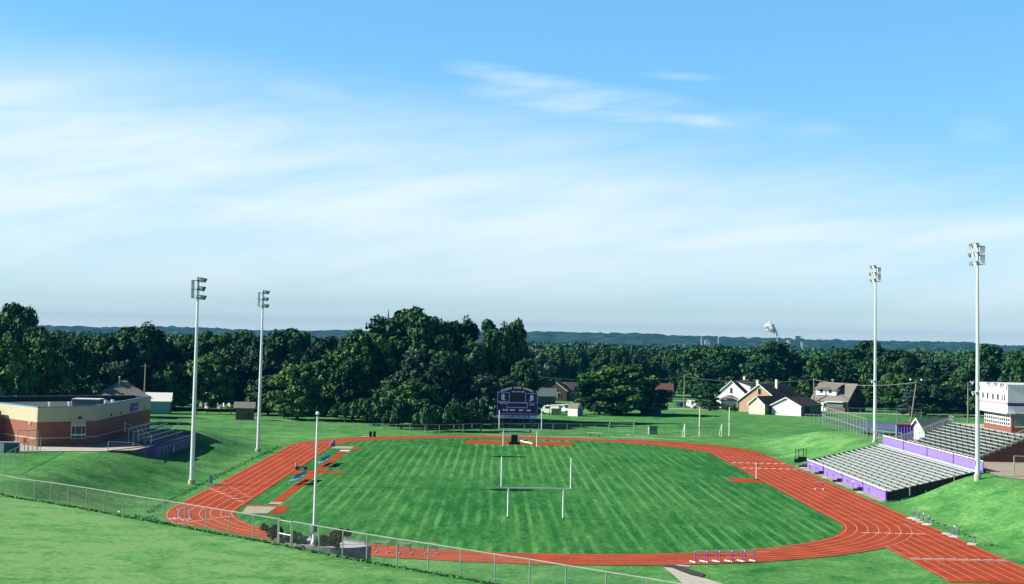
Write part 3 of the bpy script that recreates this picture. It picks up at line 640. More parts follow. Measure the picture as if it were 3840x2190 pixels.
# ------------------------------------------------------------------ near fence, gate
def fence_pts(us):
    out=[]
    for u in us:
        k=(u-1920)/FPX; # x = k*y (roll negligible), y = 98-1.2211x
        y=98/(1+1.2211*k); x=k*y; out.append((x,y))
    return out
def fence(name,pts,h,label,pr=.035,gap=None,rail=True,mid=False,zf=None,m=None,wm=None):
    m=m or fpost; z=[Tz(*p) if zf is None else zf for p in pts]; o=root(name,(pts[0][0],pts[0][1],z[0]),0,label,'fence')
    org=Vector((pts[0][0],pts[0][1],z[0])); V=[Vector((p[0],p[1],zz))-org for p,zz in zip(pts,z)]
    rl=MB(); ms=MB()
    for i,v in enumerate(V):
        b=MB(); b.tube(v-Vector((0,0,.2)),v+Vector((0,0,h)),pr,pr,m,6); b.link('fence_post',o)
        if i<len(V)-1 and not (gap and i in gap):
            w=V[i+1]; U_=Vector((0,0,1))
            if rail: rl.tube(v+U_*(h-.03),w+U_*(h-.03),pr*.8,pr*.8,m,6)
            if mid: rl.tube(v+U_*h*.5,w+U_*h*.5,pr*.8,pr*.8,m,6)
            ms.add([v+U_*.05,w+U_*.05,w+U_*(h-.06),v+U_*(h-.06)],[(0,1,2,3)],wm or wire)
    if rl.v: rl.link('top_rail',o)
    ms.link('wire_mesh',o); return o
us=[-10+8,56,113,173,235,298,367,434,504,585,656,735,813,900,989]; us2=[1135,1234,1322,1412,1524,1640,1760,1887,2016,2150,2299,2451,2600]
us1=[u for u in us]+[1081]
fence('chain_link_fence',fence_pts(us1),1.83,'long chain link fence crossing the near grass slope, left of the gate',.045)
fence('chain_link_fence',fence_pts(us2),1.83,'chain link fence from the flagpole bed down to the bottom centre path',.045)
ga,gb=fence_pts([1083,1133]); za=Tz(*ga)
o=root('fence_gate',(ga[0],ga[1],za),math.atan2(gb[1]-ga[1],gb[0]-ga[0]),'narrow steel gate in the near fence between the purple shrub and flagpole','gate')
L=math.hypot(gb[0]-ga[0],gb[1]-ga[1])
b=MB(); 
for x in(.1,L-.1): b.tube((x,0,.05),(x,0,1.95),.05,.05,fpost,8)
b.tube((.1,0,1.75),(L-.1,0,1.75),.035,.035,fpost,8); b.tube((.1,0,.85),(L-.1,0,.85),.05,.05,steel,8); b.link('gate_frame',o)
b=MB(); b.add([(.1,0,.05),(L-.1,0,.05),(L-.1,0,.8),(.1,0,.8)],[(0,1,2,3)],wire); b.link('wire_mesh',o)
# flagpole in its bed
fp=Pz(1176,2032,3.75)
o=root('flagpole',(fp.x,fp.y,3.3),0,'white flagpole with ball top and boxes, standing in the shrub bed','flagpole')
b=MB(); b.tube((0,0,0),(0,0,9.2),.105,.065,white,12); b.link('pole',o)
b=MB(); b.ball((0,0,9.42),.14,white); b.tube((0,0,9.15),(0,0,9.3),.05,.05,darkst,8); b.link('finial',o)
b=MB(); b.box((-.17,-.05,1.35),(.2,.16,.5),white); b.link('electrical_box',o)
b=MB(); b.box((.12,-.1,1.35),(.16,.16,.45),black); b.link('cleat_box',o)
b=MB(); b.lathe([(.2,0),(.2,.35),(.12,.42)],white,12,(0,0,.1)); b.link('collar',o)
pb=Pz(1215,2045,3.5)
o=root('flagpole_bed',(pb.x,pb.y,2.6),-.75,'raised gravel shrub bed with curved concrete wall round the flagpole','planter')
b=MB(); rim=[(4.0*math.cos(a),2.6*math.sin(a)) for a in np.linspace(0,2*PI,33)[:-1]]
n=len(rim); inner=[(x*.94,y*.92) for x,y in rim]
vs=[(x,y,-.6) for x,y in rim]+[(x,y,1.15) for x,y in rim]+[(x,y,1.15) for x,y in inner]+[(x,y,.9) for x,y in inner]
b.add(vs,[(k*n+i,k*n+(i+1)%n,(k+1)*n+(i+1)%n,(k+1)*n+i) for k in range(3) for i in range(n)],stone); b.link('retaining_wall',o)
b=MB(); b.add([(x,y,1.0) for x,y in inner],[tuple(range(n))],mat('pale_gravel',(.42,.42,.46),.95,.3,5,bump=.5)); b.link('gravel_fill',o)
def bush(u,v,z,h,r,lm,label,seed):
    p=Pz(u,v,z); cm,tm_,hh,rr_=tree_proto('bush',h*1.15,r*1.1,lm,60,110,.20,seed=seed)
    q_=root('shrub',(p.x,p.y,z-.2),0,label,'shrub')
    for nm,me in(('crown',cm),('trunk',tm_)):
        c=bpy.data.objects.new(nm,me); COL.objects.link(c); c.parent=q_
bush(1036,2022,3.6,1.6,.74,leafP,'purple leaved shrub left of the gate, leftmost in the flagpole bed',61)
bush(1085,2035,3.6,.75,.9,leafG,'low spreading green juniper behind the gate',62)
bush(1212,2052,3.5,.75,.72,leafG,'low green shrub at the foot of the flagpole',63)
bush(1266,2066,3.5,2.1,.72,leafP,'dark upright shrub at the right end of the flagpole bed',64)
for i,(u,v) in enumerate(((1070,2034),(1165,2018),(1104,2045))):
    p=Pz(u,v,3.6); b=MB(); b.ball((0,0,.03),.13+.03*i,conc,8,5,.6); tag(b.link('pale_rock',loc=(p.x,p.y,3.6)),['pale rock at the left foot of the gate','pale round rock beside the flagpole base','small pale rock inside the gate'][i],'rock','rocks in the flagpole bed')
# ------------------------------------------------------------------ far fence and others
def wl(pts): return [tuple(Pz(u,v,0)[:2]) for u,v in pts]
def resample(pts,sp):
    out=[pts[0]]; acc=0
    for a,c in zip(pts,pts[1:]):
        a=Vector(a);c=Vector(c);L=(c-a).length;n=max(1,round(L/sp))
        for k in range(1,n+1): out.append(tuple(a.lerp(c,k/n)))
    return out
ff=[(-62,318),(-44.5,316.5),(-18,313.5),(-10,318),(-5,325),(9,329.5),(20,332)]
fence('far_fence',resample([Vector(p) for p in ff],2.75),1.75,'chain link fence behind the far bend of the track, with bright posts',.05)
fence('far_fence',resample([Vector(p) for p in[(25.2,332.5),(31,331.5),(45,333)]],2.9),1.5,'low green wire fence behind the soccer goal',.03,m=mat('green_post',(.08,.13,.09),.6))
o=root('field_gate',(20.2,332.1,0),0,'grey pipe gate at the right end of the far fence','gate')
b=MB()
for x in(0,4.8): b.tube((x,0,0),(x,0,2.1),.09,.09,steel,8)
b.tube((0,0,2.0),(4.8,0,2.0),.04,.04,steel,6); b.tube((0,0,1.05),(4.8,0,1.05),.09,.09,steel,6); b.link('gate_frame',o)
o=root('utility_cabinet',(28.6,331,0),.2,'pale green cabinet beside the far fence gate','cabinet')
b=MB(); b.box((0,0,.75),(1.7,.9,1.5),mat('cabinet_green',(.22,.33,.26),.6)); b.link('cabinet_body',o); b=MB(); b.box((0,0,1.6),(1.9,1.1,.12),tealw); b.link('cabinet_lid',o); b=MB(); b.box((0,-.47,1.05),(1.3,.04,.7),tealw); b.link('cabinet_door',o)
# tennis fence and others at the right
fence('tennis_fence',[(57.6+(59.9-57.6)*i/15,270+(320-270)*i/15) for i in range(16)],3.4,'tall wire fence of the tennis courts on the crest of the right bank',.06,mid=True,zf=3.2)
fence('tennis_fence',[(60.2+2.4*i,321+.3*i) for i in range(9)],3.05,'tall wire fence closing the far end of the tennis courts',.05,zf=3.3)
fence('low_fence',[(57.8+.4*i,268-2.6*i) for i in range(4)]+[(60.3,257.5)],1.5,'short fence between the tennis courts and the salmon hut',.045)
fence('low_fence',[(59.9-.75*i,320.3+.4*i) for i in range(5)],1.9,'short fence stub running down the back of the right bank',.045,zf=3.1)
fence('park_fence',[(74+3.6*i,372-1.0*i) for i in range(13)],1.7,'long park fence on the lawn behind the grandstand',.05)
fence('building_fence',[(-53.2+(-57.6+53.2)*i/10,176+(209-176)*i/10) for i in range(11)],1.8,'chain link fence climbing beside the school building at the left edge',.045)
fence('walk_fence',[(-60.3+1.1*i,208.4+.55*i) for i in range(3)],2.6,'short tall fence panel at the bright corner of the school',.05)
# ------------------------------------------------------------------ hurdles
purpl2=mat('purple_hurdle_leg',(.22,.10,.45),.5)
def make_hurdle(loc,rz,label):
    o=root('hurdle',loc,rz,label,'hurdle','track hurdles')
    b=MB(); b.box((0,0,.92),(1.15,.04,.13),white); b.link('board',o)
    b=MB(); 
    for x in(-.5,.5): b.box((x,.02,.46),(.055,.045,.84),purpl2)
    b.box((0,.02,.55),(1.0,.03,.04),purpl2); b.link('uprights',o)
    for x in(-.5,.5):
        b=MB(); b.box((x,.33,.045),(.09,.8,.08),white); b.link('foot',o)
    return o
H=[]
def hz(x,s): p=F(x,s,.06); return p
H+=[(hz(-34.9,-8.0),R(80),'hurdle on the left bend lanes seen end-on, left of a pair'),(hz(-33.7,-8.6),R(80),'hurdle on the left bend lanes seen end-on, right of a pair')]
for x,y,l in((-10.3,142.9,'hurdle behind the near fence, leftmost of three on the bottom bend'),(-8.35,142.3,'hurdle behind the near fence, middle of three on the bottom bend'),(-6.2,142.6,'hurdle behind the near fence, rightmost of three on the bottom bend')): H.append((Vector((x,y,.06)),0,l))
for i,l in enumerate(('first','second','third','fourth','fifth')): H.append((Vector((16.3+1.08*i,141.3+.28*i,.06)),R(28),f'{l} hurdle from the left in the row beside the bottom centre path'))
H.append((hz(36.9,40.4),0,'lone hurdle standing on the right straight in front of the bleachers'))
for i,(x,s,l) in enumerate(((40.6,7.2,'furthest hurdle of the long group on the right track edge'),(40.7,5.6,'second furthest hurdle of the long group on the right track edge'),(40.6,3.4,'third hurdle of the long group on the right track edge'),(40.7,1.2,'nearest hurdle of the long group on the right track edge'),(40.5,-7.0,'left hurdle of the middle group on the right track edge'),(40.6,-8.4,'centre hurdle of the middle group on the right track edge'),(40.7,-9.3,'right hurdle of the middle group on the right track edge'),(40.7,-15.2,'single hurdle at the right track edge nearest the camera'))): H.append((hz(x,s),R(62+9*(i%3)),l))
for i,s in enumerate((76.0,72.0,70.5,59.0,49.5,42.6,36.8)): H.append((hz(41.55,s),R(75+7*(i%3)),('purple hurdle leaning near the first panel end of the purple wall','purple hurdle second along the purple wall','purple hurdle just before the first dark wall gap','purple hurdle at the middle of the second purple panel','purple hurdle with pale board past the second dark wall gap','purple hurdle before the third dark wall gap','purple hurdle nearest the camera along the purple wall')[i]))
h0=make_hurdle(*H[0]); hk=kids(h0)
for loc,rz,lb in H[1:]: cptree(h0,None,loc,rz,lb,kd=hk)
# ------------------------------------------------------------------ team benches on the infield
def bench(loc,rz,label):
    o=root('team_bench',loc,rz,label,'bench','blue benches beside the jump runway')
    b=MB(); b.box((0,0,.45),(3.6,.55,.06),bluep); b.link('seat',o)
    b=MB(); b.box((0,.42,.95),(3.6,.07,.62),bluep,rx=-.3); b.link('backrest',o)
    for x in(-1.4,1.4):
        b=MB(); b.tube((x,-.2,.45),(x,-.3,0),.035,.035,steel,6); b.tube((x,.25,.45),(x,.45,0),.035,.035,steel,6); b.tube((x,.25,.45),(x,.5,1.2),.035,.035,steel,6); b.link('leg_frame',o)
b0=bench(F(-28.6,33.2,.05),R(-97),'blue team bench beside the runway, nearest the camera')
bench(F(-28.4,37.4,.05),R(-95),'blue team bench beside the runway, second from the camera')
bench(F(-28.4,61.6,.05),R(-95),'blue team bench furthest up the jump runway')
bench(F(-28.3,65.2,.05),R(-97),'blue team bench at the far end behind the crossing')
def gadget(name,loc,rz,label,cat,fn,group=None):
    o=root(name,loc,rz,label,cat,group); fn(o); return o
def cart(o):
    b=MB(); b.box((0,0,.35),(1.8,.8,.1),tealw); b.box((-.7,0,.7),(.08,.7,.7),tealw); b.link('cart_bed',o)
    for x in(-.6,.6):
        b=MB(); b.tube((x,-.45,.2),(x,.45,.2),.2,.2,rubber,10); b.link('wheel',o)
gadget('equipment_cart',F(-30.2,54.2,.05),.3,'dark green equipment cart beside the runway crossing','cart',cart)
def sled(o):
    b=MB(); b.box((0,0,.12),(2.6,.5,.14),white); b.box((-.9,-.5,.12),(.9,.35,.12),white); b.link('skid',o)
    b=MB(); b.box((.3,0,.65),(.5,.5,.9),black); b.box((1.0,0,.65),(.45,.5,.9),black); b.link('pad',o)
gadget('blocking_sled',Vector(Pz(1383,1641,0)),.1,'black and white blocking sled on the far left bend','sled',sled)
def padst(o):
    b=MB(); b.box((0,0,.25),(1.9,1.0,.4),black); b.link('base_mat',o); b=MB(); b.box((0,.2,1.0),(1.1,.35,1.3),black); b.link('back_pad',o)
gadget('folded_landing_mat',Vector(Pz(1929,1667,0)),.1,'black folded landing mat on the red pad between the far goal legs','mat',padst)
o=root('white_hose',Vector(Pz(1955,1657,0)),0,'white bent hose lying on the red pad by the far goal','hose')
b=MB(); P_=[Pz(u,v,0)+Vector((0,0,.14)) for u,v in((1973,1650),(1953,1656),(1970,1661),(1985,1663),(1998,1668))]; og=Vector(Pz(1955,1657,0))
for a,c in zip(P_,P_[1:]): b.tube(a-og,c-og,.12,.12,white,8)
b.link('hose_length',o)
def cone(o):
    b=MB(); b.lathe([(.3,0),(.3,.05),(.18,.06),(.05,.85),(.001,.86)],orange,12); b.link('cone_body',o)
gadget('traffic_cone',Vector(Pz(1990,1640,0)),0,'orange cone on the far bend beside the right far goal leg','cone',cone)
def tbl(o):
    b=MB(); b.box((0,0,.8),(2.7,.8,.09),white); b.link('table_top',o)
    for x in(-.9,.9):
        b=MB(); b.tube((x,-.4,0),(x*.8,0,.78),.05,.05,darkst,6); b.tube((x,.4,0),(x*.8,0,.78),.05,.05,darkst,6); b.link('leg',o)
gadget('picnic_table',Vector(Pz(2230,1640,0)),0,'white topped table beside the far bend, right of the scoreboard','table',tbl)
b=MB(); p=Pz(2398,1641,0); b.box((0,0,.12),(3.2,.4,.2),white); b.box((-2.0,.1,.3),(.6,.3,.5),white); tag(b.link('white_plank',loc=p),'long white plank lying on the grass below the green cabinet','plank')
def vstd(o):
    b=MB(); b.box((0,0,.06),(.7,.5,.1),darkst); b.link('foot',o); b=MB(); b.tube((0,0,0),(0,0,2.2),.07,.07,creamw,8); b.box((.1,0,1.9),(.2,.15,.3),black); b.link('upright',o)
gadget('jump_standard',Vector(Pz(2836,1799,0)),0,'pale high jump upright at the right edge of the field','jump standard',vstd)
def seat2(o):
    b=MB(); b.box((0,0,.35),(.8,.5,.35),purple); b.box((.15,0,.7),(.4,.4,.4),purple); b.link('bin_body',o); b=MB(); b.box((0,0,.1),(.8,.5,.1),darkst); b.link('bin_base',o)
gadget('purple_bin',Vector(Pz(1247,1672,0)),.4,'small purple storage bin at the far left end of the straight','bin',seat2)
def blk(o):
    b=MB(); b.box((0,0,.08),(1.8,.35,.12),steel); b.link('rail',o); b=MB(); b.box((-.5,0,.8),(.35,.3,1.0),bluep); b.tube((-.5,0,0),(-.5,0,1.4),.04,.04,steel,6); b.link('stand',o)
gadget('starter_stand',Vector(Pz(806,1822,0)),.2,'small blue starter stand on the outer left lane by the mast','stand',blk)
b=MB(); b.ball((0,0,.1),.14,white,10,6,.8); p=Pd(448,1915,142); tag(b.link('white_ball',loc=(p.x,p.y,Tz(p.x,p.y))),'white and black ball lying against the near fence','ball')
# ------------------------------------------------------------------ scoreboard
SBx,SBy=1.86,320.
navy=mat('scoreboard_purple',(.012,.009,.11),.4,.1,.8); sbtrim=mat('scoreboard_trim',(.42,.55,.80),.4); sbdark=mat('score_panel',(.006,.008,.02),.25); strip=mat('light_blue_strip',(.30,.48,.72),.5)
o=root('scoreboard',(SBx,SBy,0),0,'dark purple arched scoreboard with white lettering, behind the far goal','scoreboard')
K=.00946
def bx(px): return (px-628)*K
def bz(py): return 3.05+(735-py)*K
def text(s,size,x,z,parent,m=white,ext=.02,y=-.36,rot=0,nm='lettering',bold=.0,sx=1.):
    cu=bpy.data.curves.new(nm,'FONT'); cu.body=s; cu.size=size; cu.align_x='CENTER'; cu.align_y='CENTER'; cu.extrude=ext; cu.offset=bold
    t=bpy.data.objects.new('tmp',cu); COL.objects.link(t); dg=bpy.context.evaluated_depsgraph_get(); me=bpy.data.meshes.new_from_object(t.evaluated_get(dg)); COL.objects.unlink(t); bpy.data.objects.remove(t)
    me.materials.clear(); me.materials.append(m); q_=bpy.data.objects.new(nm,me); COL.objects.link(q_); q_.parent=parent; q_.location=(x,y,z); q_.rotation_euler=(PI/2,rot,0); q_.scale=(sx,1,1); return q_
prof=[(bx(222),bz(670)),(bx(1035),bz(670)),(bx(1035),bz(232))]
for i in range(13):
    t=i/12; px=1035-(1035-222)*t; prof.append((bx(px),bz(232-132*math.sin(PI*t)**.75 if 0<t<1 else 218)))
b=MB(); b.ext([(x,-.3,z) for x,z in prof],(0,.6,0),navy); b.link('board',o)
b=MB(); b.box(((bx(222)+bx(1035))/2,0,(bz(672)+bz(737))/2),(7.7,.5,.6),strip); st_=b.link('name_strip',o)
text('CALVERT STADIUM',.55,0,(bz(672)+bz(735))/2,o,mat('strip_letter',(.05,.12,.38),.5),y=-.27,bold=.012,sx=1.05)
b=MB(); b.box((bx(628),-.31,bz(318)),(3.0,.06,1.85),sbdark); b.link('video_panel',o)
def frame(x0,y0,x1,y1,w=.07,nm='panel_frame'):
    b=MB(); xa,xb,za,zb=bx(x0),bx(x1),bz(y1),bz(y0)
    b.box(((xa+xb)/2,-.33,za),(xb-xa+w,.05,w),sbtrim); b.box(((xa+xb)/2,-.33,zb),(xb-xa+w,.05,w),sbtrim)
    b.box((xa,-.33,(za+zb)/2),(w,.05,zb-za-w),sbtrim); b.box((xb,-.33,(za+zb)/2),(w,.05,zb-za-w),sbtrim); b.link(nm,o)
frame(230,220,465,405); frame(790,232,1028,418); frame(420,425,828,520); frame(228,418,1030,640,.04)
text('VISITORS',.30,bx(335),bz(440),o,sbtrim,bold=.012); text('CHIEFS',.30,bx(920),bz(455),o,sbtrim,bold=.012)
for s_,x_ in(('PLACE',390),('EVENT',537),('HEAT',708),('LANE',858)): text(s_,.34,bx(x_),bz(572),o,white,bold=.016)
for i,ch in enumerate('KEOKUK HIGH SCHOOL'):
    if ch==' ': continue
    t=(i+.5)/18; px=300+650*t; a=(t-.5)*2; pz=125+75*a*a; text(ch,.43,bx(px),bz(pz),o,white,rot=a*.42,bold=.02)
text('Home of the Chiefs',.30,bx(645),bz(203),o,white,bold=.01)
def emblem(px,py,mir):
    b=MB(); n=14
    for i in range(n):
        a0=R(55)+R(235)*i/n; a1=a0+R(235)/n*.86
        p=[(mir*.42*math.cos(a)*1.0,.62*math.sin(a)) for a in(a0,a1)]; pi_=[(x*.66,z*.70) for x,z in p]
        b.ext([(p[0][0],0,p[0][1]),(p[1][0],0,p[1][1]),(pi_[1][0],0,pi_[1][1]),(pi_[0][0],0,pi_[0][1])],(0,.03,0),white if i%2 else sbtrim)
    b.link('emblem_crescent',o,(bx(px),-.36,bz(py)))
    b=MB(); pr_=[(-.12,.34),(.05,.40),(.2,.30),(.24,.12),(.30,.02),(.22,-.04),(.22,-.2),(.12,-.28),(.05,-.42),(-.15,-.42),(-.12,-.1)]
    b.ext([(mir*x,0,z) for x,z in (pr_ if mir<0 else pr_)],(0,.03,0),mat('emblem_face',(.55,.65,.75),.5)); b.box((mir*.12,.015,-.52),(.62,.03,.12),white); b.link('emblem_head',o,(bx(px),-.36,bz(py)))
emblem(345,312,1); emblem(910,322,-1)
for x in(-2.6,2.6):
    b=MB(); b.box((x,.1,1.55),(.32,.32,3.3),darkst); b.link('post',o)
o=root('spectator_bench',(SBx-1.0,317.4,0),0,'grey bench and pipes lying on the gravel under the scoreboard','bench')
b=MB(); b.box((0,0,.42),(4.4,.5,.08),alu); b.link('seat',o)
for x in(-1.8,1.8): b=MB(); b.box((x,0,.2),(.08,.45,.4),steel); b.link('leg',o)
ribbon('scoreboard_gravel',[(-4,316.2),(8,317.2)],3.2,mat('dark_gravel',(.10,.11,.12),.95,.4,2),.04)
# ------------------------------------------------------------------ lower bleachers
def FR(name,x,s,z,label,cat,group=None):
    o=root(name,F(x,s,z),-YAW,label,cat,group); return o
S0,S1=27.6,78.6; LN=S1-S0
o=FR('lower_bleachers',42.4,S0,0,'long lower bank of aluminium bleacher rows beside the right straight','bleachers','grandstand seating')
NR=15; dx=.735; dz=(3.55-.75)/NR
for k in range(NR):
    x=.6+k*dx; z=.72+k*dz
    b=MB(); b.box((x+.05,LN/2,z+.40),(.30,LN-.5,.05),alu); b.box((x-.09,LN/2,z+.35),(.03,LN-.5,.09),alu); b.link('seat_plank',o)
b=MB()
for k in range(NR):
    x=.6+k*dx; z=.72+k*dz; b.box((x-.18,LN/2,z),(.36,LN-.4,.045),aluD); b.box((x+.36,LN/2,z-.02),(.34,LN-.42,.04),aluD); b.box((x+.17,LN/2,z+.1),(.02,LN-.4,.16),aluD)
b.link('footboards',o)
b=MB(); rr3=random.Random(4)
for k in range(NR):
    x=.6+k*dx; z=.72+k*dz
    for j in range(14): b.box((x+.05,1.3+(k%2)*1.4+j*(LN-4.2)/13,z+.18),(.14,.06,.36),darkst)
tag(b.link('seat_brackets',o),kind='stuff')
for y0 in(-.06,LN-.06):
    b=MB(); b.ext([(.1,y0,-.2),(11.45,y0,2.55),(11.45,y0,3.85),(.1,y0,1.05)],(0,.12,0),black); b.link('side_wall',o)
b=MB(); b.tube((8.0,-.1,2.1),(8.0,-.1,4.1),.04,.04,steel,6); b.tube((2.7,-.14,.7),(2.7,-.14,2.2),.05,.05,steel,6); b.link('side_post',o)
pn=(LN-4*.45)/4
for i in range(4):
    y0=i*(pn+.45)+.3
    b=MB(); b.box((0,y0+pn/2,.47),(.1,pn-.1,.98),purple); b.link('wall_panel',o)
    b=MB(); b.box((-.02,y0+pn/2,1.17),(.09,pn+.2,.11),white)
    for j in range(9): b.box((0,y0+.2+j*(pn-.4)/8,1.05),(.07,.28,.18),lav)
    b.link('top_rail',o)
for i in range(5):
    y0=i*(pn+.45)+.08; b=MB(); b.box((-.02,y0,.55),(.16,.36,1.2),dpurple); b.link('gate_post',o)
for i in range(1,5):
    y0=i*(pn+.45)+.1; b=MB(); b.box((-.75,y0,.14),(1.0,.9,.24),black); b.box((-.42,y0,.36),(.5,.9,.2),black); b.link('steps',o)
b=MB(); b.add([F(41.1,25.5,.045),F(42.5,25.5,.045),F(42.4,80,.045),F(41.0,82,.045)],[(0,1,2,3)],gravel); tag(b.link('bleacher_path'),kind='structure')
# second purple wall along the walkway
o=FR('walkway_wall',53.75,S0-.4,3.75,'purple wall with white rail between the lower and upper bleachers','wall')
pn2=(LN+.5-1.2)/4
for i in range(4):
    y0=i*(pn2+.4); b=MB(); b.box((0,y0+pn2/2,.5),(.1,pn2,1.0),purple); b.link('wall_panel',o)
    b=MB(); b.box((0,y0+pn2/2,1.2),(.09,pn2,.1),white)
    for j in range(9): b.box((0,y0+.2+j*(pn2-.4)/8,1.08),(.07,.3,.16),lav)
    b.link('top_rail',o)
    if i: b=MB(); b.box((0,y0-.2,.55),(.14,.34,1.1),dpurple); b.link('gate_post',o)
b=MB(); b.box((-.35,LN/2,-.12),(.9,LN,.16),alu); b.link('kerb_plank',o)
# upper bleachers
U0,U1=44.5,79.; UL=U1-U0
o=FR('upper_bleachers',57.2,U0,3.7,'upper bank of bleacher rows rising to the white press box','bleachers','grandstand seating')
NU=10; dz2=.31; dx2=.74
for k in range(NU):
    x=.3+k*dx2; z=.25+k*dz2; b=MB(); b.box((x,UL/2,z+.42),(.27,UL-.3,.05),alu); b.link('seat_plank',o)
b=MB()
for k in range(NU):
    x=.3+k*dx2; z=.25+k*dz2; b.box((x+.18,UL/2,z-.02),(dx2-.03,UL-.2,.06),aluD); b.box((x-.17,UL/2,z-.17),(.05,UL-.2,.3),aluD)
    for j in range(12): b.box((x,1.5+j*(UL-3)/11,z+.2),(.2,.09,.4),aluD if j%2 else darkst)
b.link('footboards',o)
dbb=mat('dark_brown_brick',(.10,.045,.04),.85,.2,5)
for y in(.12,UL-.12):
    b=MB()
    for k in range(NU):
        x=.3+k*dx2; z=.25+k*dz2; b.box((x+.18,y,z/2-.2),(dx2+.004,.2+.002*(k%2),z+.25),dbb)
    if y<1: b.box((10.2,.12,1.45),(5.0,.2,3.4),dbb)
    b.link('end_wall',o)
b=MB(); b.box((NU*dx2+2.3,UL/2,NU*dz2+.12),(4.5,UL,.14),conc); b.link('top_landing',o)
def rail(o,pts,m=steel,h=1.05,nm='railing',nmid=1,r=.045):
    b=MB()
    for a in pts: b.tube(a,(a[0],a[1],a[2]+h),r,r,m,6)
    for a,c in zip(pts,pts[1:]):
        for j in range(nmid+1):
            hh=h*(1-j*.5); b.tube((a[0],a[1],a[2]+hh),(c[0],c[1],c[2]+hh),r,r,m,6)
    return b.link(nm,o)
rail(o,[(-2.2+i*1.6,UL+.5,.0+max(0,(i-1)*.62)) for i in range(7)])
rail(o,[(-2.2+i*1.6,UL+1.9,.0+max(0,(i-1)*.62)) for i in range(7)])
rail(o,[(7.4,UL+.5,3.2),(7.4,UL+3.2,3.2),(9.5,UL+3.2,3.2)])
rail(o,[(-2.2,UL+.5,0),(-2.2,UL+4,0),(-2.2,UL+8,0)])
rail(o,[(5.4,.1,2.5),(7.6,.1,3.4),(11,.1,3.4)])
# press box
PBx,PB0,PB1=64.9,52.6,65.4; PBL=PB1-PB0
o=FR('press_box',PBx,PB0,6.9,'white two storey press box with purple stripe and windows above the bleachers','press box')
W_=6.5
b=MB(); b.box((W_/2,PBL/2,.0),(W_,PBL,.3),white); b.box((W_/2+.02,PBL/2,.55),(W_-.04,PBL-.04,.9),brickL); b.link('base_wall',o)
b=MB(); b.box((W_/2+.05,PBL/2,1.85),(W_-.1,PBL-.1,1.7),brick); b.link('lower_wall',o)
b=MB(); b.box((W_/2-.25,PBL/2,4.62),(W_+.5,PBL+.3,3.75),corr); b.link('upper_wall',o)
b=MB(); b.box((-.2,PBL/2-.05,2.78),(1.2,PBL+1.2,.18),white); b.link('eave_ledge',o)
b=MB(); b.box((-.53,PBL/2,4.02),(.05,PBL+.33,.28),lav); b.link('front_stripe',o)
b=MB(); b.box((1.6,-.175,3.95),(4.1,.05,.42),dpurple); b.link('side_stripe',o)
b=MB(); b.box((W_/2-.25,PBL/2,6.56),(W_+.7,PBL+.5,.12),corr); b.link('roof',o)
for y,w in((1.0,.42),(2.1,.42),(4.0,.75),(6.3,.7),(8.8,.7),(11.0,.7)):
    b=MB(); b.box((-.54,y,4.82),(.05,w+.12,.92),white); f=b.link('window_frame',o); b=MB(); b.box((-.56,y,4.82),(.05,w,.8),glass); b.link('pane',f)
b=MB(); b.box((-.0,6.1,1.85),(.1,11.8,1.72),white); f=b.link('window_grid',o)
for i in range(12):
    for j in range(3): b=MB(); b.box((-.07,.75+i*.97,1.3+j*.53),(.05,.62,.38),glass); b.link('pane',f)
b=MB(); b.box((6.1-.8,-.18,4.9),(1.7,.06,2.3),dpurple); b.link('upper_door',o)
b=MB(); b.box((5.0,-.06,1.4),(1.5,.06,2.6),dpurple); b.link('lower_door',o)
b=MB(); b.box((1.7,-.04,1.9),(2.5,.08,1.6),tealw); b.box((1.7,-.1,1.0),(2.3,.08,.12),white); b.link('side_window',o)
b=MB(); b.box((4.9,-1.0,2.72),(4.6,1.7,.16),conc); b.box((3.2,-.9,1.9),(.3,.3,1.6),steel); b.link('balcony',o)
rail(o,[(2.9,-1.7,2.8),(4.9,-1.7,2.8),(6.9,-1.7,2.8)],m=white)
rail(o,[(2.0,-1.6,.1),(4.0,-1.6,.1),(6.5,-1.6,.1)],m=steel)
for y in(.3,3.2,6.5,PBL): 
    floodlight(o,(-1.1 if y<PBL else -1.6,y,6.5),.5,0,.85,'roof_floodlight').rotation_euler=(0,0,0)
floodlight(o,(2.5,-.3,6.4),.5,-1.2,.7,'roof_floodlight')
# huts beyond the stand
def hut(name,loc,rz,L,Wd,h,rise,wm,gm,rm,label,cat='hut'):
    """gabled hut: ridge along local x, gable end at x=0"""
    o=root(name,loc,rz,label,cat); y=Wd/2
    b=MB(); b.add([(0,-y,0),(L,-y,0),(L,y,0),(0,y,0),(0,-y,h),(L,-y,h),(L,y,h),(0,y,h)],[(0,1,5,4),(2,3,7,6)],wm)
    for x,mm in((0,gm),(L,gm)): b.add([(x,-y,0),(x,y,0),(x,y,h),(x,0,h+rise),(x,-y,h)],[(0,1,2,3,4)],mm)
    b.link('wall',o)
    b=MB(); ov=.35; k=rise/y
    for sg in(-1,1):
        a=[(-ov,sg*(y+ov),h-k*ov+.03),(L+ov,sg*(y+ov),h-k*ov+.03),(L+ov,0,h+rise+.03),(-ov,0,h+rise+.03)]
        b.ext(a,(0,0,.14),rm)
    b.link('roof',o)
    b=MB()
    for sg in(-1,1): b.ext([(-ov-.03,sg*(y+ov),h-k*ov-.08),(-ov-.03,sg*(y+ov),h-k*ov+.16),(-ov-.03,0,h+rise+.17),(-ov-.03,0,h+rise-.08)],(-.05,0,0),white)
    b.link('verge_board',o)
    return o
p=Vector((66.4,263,3.68)); ht=hut('storage_hut',(63.9,262.5,3.68),.35,5.4,3.6,1.9,1.5,bluep,white,roofB,'small hut with white gable and slate roof behind the stair rails')
o=root('salmon_hut',(61.0,264.2,3.68),-.25,'flat roofed salmon and purple equipment hut beside the walkway','hut')
